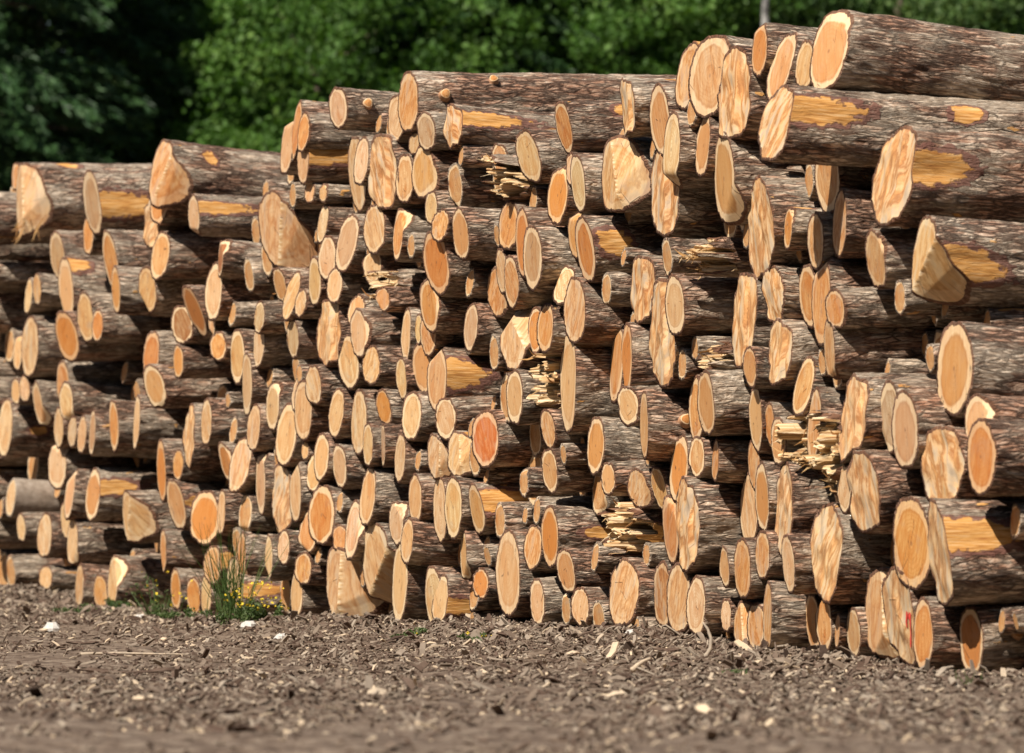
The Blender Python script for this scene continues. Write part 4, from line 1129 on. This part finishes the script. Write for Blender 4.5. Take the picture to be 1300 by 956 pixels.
def grass(px, py, n, h_, spread, label, seed):
    x, y, z = gp(px, py); r = random.Random(seed); vs, qs, tn = [], [], []
    for _ in range(n):
        b = np.array([r.gauss(0, spread), r.gauss(0, spread), 0]); lean = np.array([r.gauss(-.1, .3), r.gauss(-.05, .3), 1.0]); L = h_ * r.uniform(.5, 1.1); w_ = r.uniform(.003, .006); b0 = len(vs); bend = r.uniform(-.25, .25); t_ = r.random()
        for q_ in range(6):
            tt = q_ / 5; c = b + lean * L * tt + np.array([bend * L * tt * tt, 0, -abs(bend) * .4 * L * tt * tt]); ww = w_ * (1 - tt * .85)
            vs += [c + np.array([-ww, 0, 0]), c + np.array([0, .002, 0]), c + np.array([ww, 0, 0])]; tn += [t_] * 3
        for q_ in range(5):
            for s_ in (0, 1): qs.append([b0 + q_ * 3 + s_, b0 + q_ * 3 + s_ + 1, b0 + q_ * 3 + s_ + 4, b0 + q_ * 3 + s_ + 3])
    o = link('grass_tuft', make_mesh('grass_tuft', vs, qs, mat=M_WEED, attr={'tone': tn}, smooth=False)); o.location = (x, y, z); tag(o, label, 'grass', 'grass tufts by the pile')
grass(293, 788, 70, .72, .06, 'tall thin green grass tuft against the logs, left of the flowering weed', 1)
grass(1233, 871, 9, .09, .02, 'tiny green grass blade tuft in front of the far right ground log', 2)
grass(210, 784, 12, .22, .06, 'short sparse grass tuft among the yellow flowers at left', 3)

# ------------------------------------------------------------------ the wood behind
M_LEAF = leaf_mat('broad_leaves', [(0.0, (.035, .085, .012)), (.5, (.080, .175, .028)), (1.0, (.18, .30, .07))], .30)
M_LEAF2 = leaf_mat('olive_leaves', [(0.0, (.028, .065, .016)), (.5, (.065, .13, .030)), (1.0, (.14, .21, .06))], .25)
M_NEEDLE = leaf_mat('conifer_needles', [(0.0, (.014, .040, .012)), (.5, (.028, .072, .020)), (1.0, (.055, .12, .035))], .08)
M_TRUNK = simple_noise_mat('tree_bark', [(0.3, (.07, .05, .035)), (0.7, (.18, .14, .11))], scale=6, bump=.03)
M_BIRCH = simple_noise_mat('birch_bark', [(0.42, (.08, .075, .07)), (0.55, (.30, .29, .27)), (0.8, (.45, .44, .41))], scale=5, bump=.01)
def tube(P, radii, n=8):
    vs, qs = [], []
    P = [np.array(p, float) for p in P]
    for i, c in enumerate(P):
        dv = P[min(i + 1, len(P) - 1)] - P[max(i - 1, 0)]; dv = dv / np.linalg.norm(dv)
        ref = np.array([1.0, 0.13, 0]) if abs(dv[0]) < .8 else np.array([0, 1.0, .1])
        e1 = np.cross(dv, ref); e1 /= np.linalg.norm(e1); e2 = np.cross(dv, e1)
        for j in range(n): vs.append(c + radii[i] * (math.cos(j / n * 6.283) * e1 + math.sin(j / n * 6.283) * e2))
    for i in range(len(P) - 1):
        for j in range(n): qs.append([i * n + j, i * n + (j + 1) % n, (i + 1) * n + (j + 1) % n, (i + 1) * n + j])
    return vs, qs
def trunk_mesh(name, H, r0, nb, R, seed, mat, conifer=False):
    r = random.Random(seed); V, Q = [], []
    def add(P, rad):
        v, q_ = tube(P, rad); b0 = len(V); V.extend(v); Q.extend([[a + b0 for a in f] for f in q_])
    path = [(r.gauss(0, .05) * i, r.gauss(0, .05) * i, H * i / 9 * .95) for i in range(10)]
    add(path, [r0 * (1 - i / 10.5) for i in range(10)])
    for _ in range(nb):
        f = r.uniform(.15, .9); z = H * f * .95; a = r.uniform(0, 6.283); L = R * (1.1 - f * .6) * r.uniform(.6, .95)
        dz = -.15 if conifer else r.uniform(.25, .8)
        add([(math.cos(a) * L * t_, math.sin(a) * L * t_, z + dz * L * t_ + .1 * L * t_ * t_) for t_ in (0, .35, .7, 1)], [r0 * .35 * (1 - f * .6) * m_ for m_ in (1, .7, .45, .2)])
    return make_mesh(name, V, Q, mat=mat)
def crown_mesh(name, H, R, seed, mat, nclump=330, per=170, leaf=.115):
    r = np.random.default_rng(seed); cs = []
    P = r.normal(0, 1, (nclump, 3)); P /= np.linalg.norm(P, axis=1)[:, None]; P *= (r.random(nclump) ** .33)[:, None]
    lob = 1 + .28 * np.sin(3 * np.arctan2(P[:, 1], P[:, 0]) + seed) * np.cos(P[:, 2] * 4 + seed)
    cen = np.stack([P[:, 0] * R * lob, P[:, 1] * R * lob, H * .54 + P[:, 2] * H * .45], -1)
    Vs, tn = [], []
    for c in cen:
        rad = r.uniform(.28, .62); k_ = int(per * r.uniform(.6, 1.3)); Vs.append(leaf_cloud(k_, r, c, (rad * 1.15, rad * 1.15, rad * .7), leaf, .62)); tn.append(np.clip(r.normal(.45 + r.normal(0, .16), .2, k_), 0, 1))
    V = np.concatenate(Vs); m_ = len(V) // 4
    return make_mesh(name, V, quads_for(m_), mat=mat, attr={'tone': np.repeat(np.concatenate(tn), 4)}, smooth=False)
def conifer_mesh(name, H, R, seed):
    r = np.random.default_rng(seed); Ps, Ds = [], []
    z = .6
    while z < H:
        f = z / H; n = 7
        for k_ in range(n):
            a = r.uniform(0, 6.283); L = R * (1 - f) ** .8 * r.uniform(.7, 1.1) + .2; m_ = int(60 * L) + 20
            t_ = r.random(m_) ** .7; side = r.normal(0, .16 * (1.1 - t_)) * L * .6
            x = math.cos(a) * L * t_ - math.sin(a) * side; y = math.sin(a) * L * t_ + math.cos(a) * side
            Ps.append(np.stack([x, y, z - .25 * L * t_ ** 1.5 + r.normal(0, .05, m_)], -1)); Ds.append(np.tile([math.cos(a), math.sin(a), -.4], (m_, 1)))
        z += .26
    P = np.concatenate(Ps); D = np.concatenate(Ds); V = leaves_at(P, r, .20, .30, 0, D); m_ = len(V) // 4
    return make_mesh(name, V, quads_for(m_), mat=M_NEEDLE, attr={'tone': np.repeat(r.random(m_), 4)}, smooth=False)
KIND = {
 'b': ('leafy_tree', crown_mesh('crown', 12, 2.7, 11, M_LEAF), trunk_mesh('trunk', 11, .16, 14, 2.4, 1, M_TRUNK)),
 'c': ('leafy_tree', crown_mesh('crown', 12, 2.5, 23, M_LEAF2, 310, 160, .10), trunk_mesh('trunk', 11, .15, 14, 2.3, 2, M_TRUNK)),
 'd': ('leafy_tree', crown_mesh('crown', 11, 2.3, 37, M_LEAF, 280, 150, .13), trunk_mesh('trunk', 10, .14, 12, 2.1, 3, M_TRUNK)),
 'g': ('conifer', conifer_mesh('crown', 17, 3.3, 8), trunk_mesh('trunk', 16, .18, 30, 2.6, 6, M_TRUNK, True)),
 'f': ('conifer', conifer_mesh('crown', 15, 2.6, 5), trunk_mesh('trunk', 14.5, .18, 30, 2.2, 4, M_TRUNK, True)),
}
TREES = [  # px, distance, kind, scale, label
 (-25, 79, 'g', 1.0, 'dark conifer at the far left behind the pile'), (58, 82, 'g', 1.05, 'second dark conifer from the left, behind the thick log at upper left'),
 (122, 88, 'g', .98, 'dark conifer in the shade between the left conifers and the bright leafy trees'),
 (292, 84, 'b', .98, 'bright green leafy tree behind the left part of the pile'), (196, 86, 'c', .97, 'olive green leafy tree between the dark conifers and the bright tree'),
 (415, 80, 'd', .92, 'bright leafy tree rising just left of the long top log'), (510, 86, 'b', 1.0, 'green leafy tree behind the left half of the long top log'),
 (610, 82, 'g', 1.0, 'dark conifer showing through behind the middle of the long top log'), (700, 84, 'c', 1.0, 'olive leafy tree above the right half of the long top log'),
 (790, 82, 'b', 1.0, 'bright leafy tree behind the upright pale sliver'), (872, 90, 'd', 1.1, 'leafy tree behind the big ringed cut end'),
 (955, 85, 'c', 1.0, 'leafy tree around the white birch trunk, upper right'), (1070, 88, 'b', 1.05, 'leafy tree directly behind the topmost log end'),
 (1170, 84, 'c', .98, 'leafy tree behind the middle of the topmost log'), (1285, 87, 'd', 1.1, 'leafy tree at the top right corner'),
]
r_ = random.Random(9)
for i in range(13):
    TREES.append((-120 + i * 125 + r_.uniform(-20, 20), r_.uniform(100, 112), 'g' if i < 4 else r_.choice('fcffg'), r_.uniform(1.1, 1.35), None))
ordn = ['first', 'second', 'third', 'fourth', 'fifth', 'sixth', 'seventh', 'eighth', 'ninth', 'tenth', 'eleventh', 'twelfth', 'thirteenth']
nb = 0
for i, (px, d, kd, sc, lab) in enumerate(TREES):
    nm, cm, tm = KIND[kd]
    rt = bpy.data.objects.new(nm, None); C.objects.link(rt); rt.location = ((px - 650) / FPX * d, d, 0); rt.scale = (sc, sc, sc); rt.rotation_euler = (0, 0, i * 2.399)
    if lab is None: lab = f"tall {'dark conifer' if kd == 'f' else 'leafy tree'} in the hidden back row, {ordn[nb]} from the left"; nb += 1
    tag(rt, lab, 'tree', 'trees behind the log pile')
    link('trunk', tm, rt); link('crown', cm, rt)
# unseen wood added around the clearing to cut low sky light in the gaps
r = np.random.default_rng(77); Vs, Ts = [], []
for k_ in range(95):
    a = k_ / 95 * 2 * math.pi + r.normal(0, .02); rad = r.uniform(44, 52); cx, cy = rad * math.sin(a), 22 + rad * math.cos(a)
    if cy > 30 and abs(cx / cy) < .75: continue
    Ht = r.uniform(19, 25); n = 1500; f = r.random(n) ** .8; R0 = 4.6 * (1 - f) ** .6 + .4; an = r.uniform(0, 6.283, n); q_ = R0 * r.uniform(.55, 1.0, n)
    P = np.stack([cx + q_ * np.cos(an), cy + q_ * np.sin(an), f * Ht + .5], -1)
    Vs.append(leaves_at(P, r, 1.0, .75)); Ts.append(np.clip(r.normal(.4, .2, n), 0, 1))
V = np.concatenate(Vs); m_ = len(V) // 4
tag(link('sky_blocking_wood', make_mesh('sky_blocking_wood', V, quads_for(m_), mat=M_NEEDLE, attr={'tone': np.repeat(np.concatenate(Ts), 4)}, smooth=False)), 'dense dark wood added around the clearing, outside the picture, to block low sky', 'wood', kind='stuff')
# white birch trunk
v, q = tube([(0, 0, 0), (.05, 0, 3), (-.03, 0, 6), (.02, 0, 8.5), (0, 0, 11)], [.09, .08, .06, .045, .02], 10)
rt = bpy.data.objects.new('birch_tree', None); C.objects.link(rt); rt.location = ((972 - 650) / FPX * 77, 77, 0); tag(rt, 'slim white birch trunk before the dark trees, upper right', 'tree')
link('trunk', make_mesh('trunk', v, q, mat=M_BIRCH), rt)
r = np.random.default_rng(3); V = np.concatenate([leaf_cloud(260, r, (r.normal(0, .8), r.normal(0, .6), r.uniform(9, 12)), (.5, .5, .4), .09, .6) for _ in range(16)]); m_ = len(V) // 4
link('crown', make_mesh('crown', V, quads_for(m_), mat=M_LEAF, attr={'tone': np.repeat(r.random(m_), 4)}, smooth=False), rt)
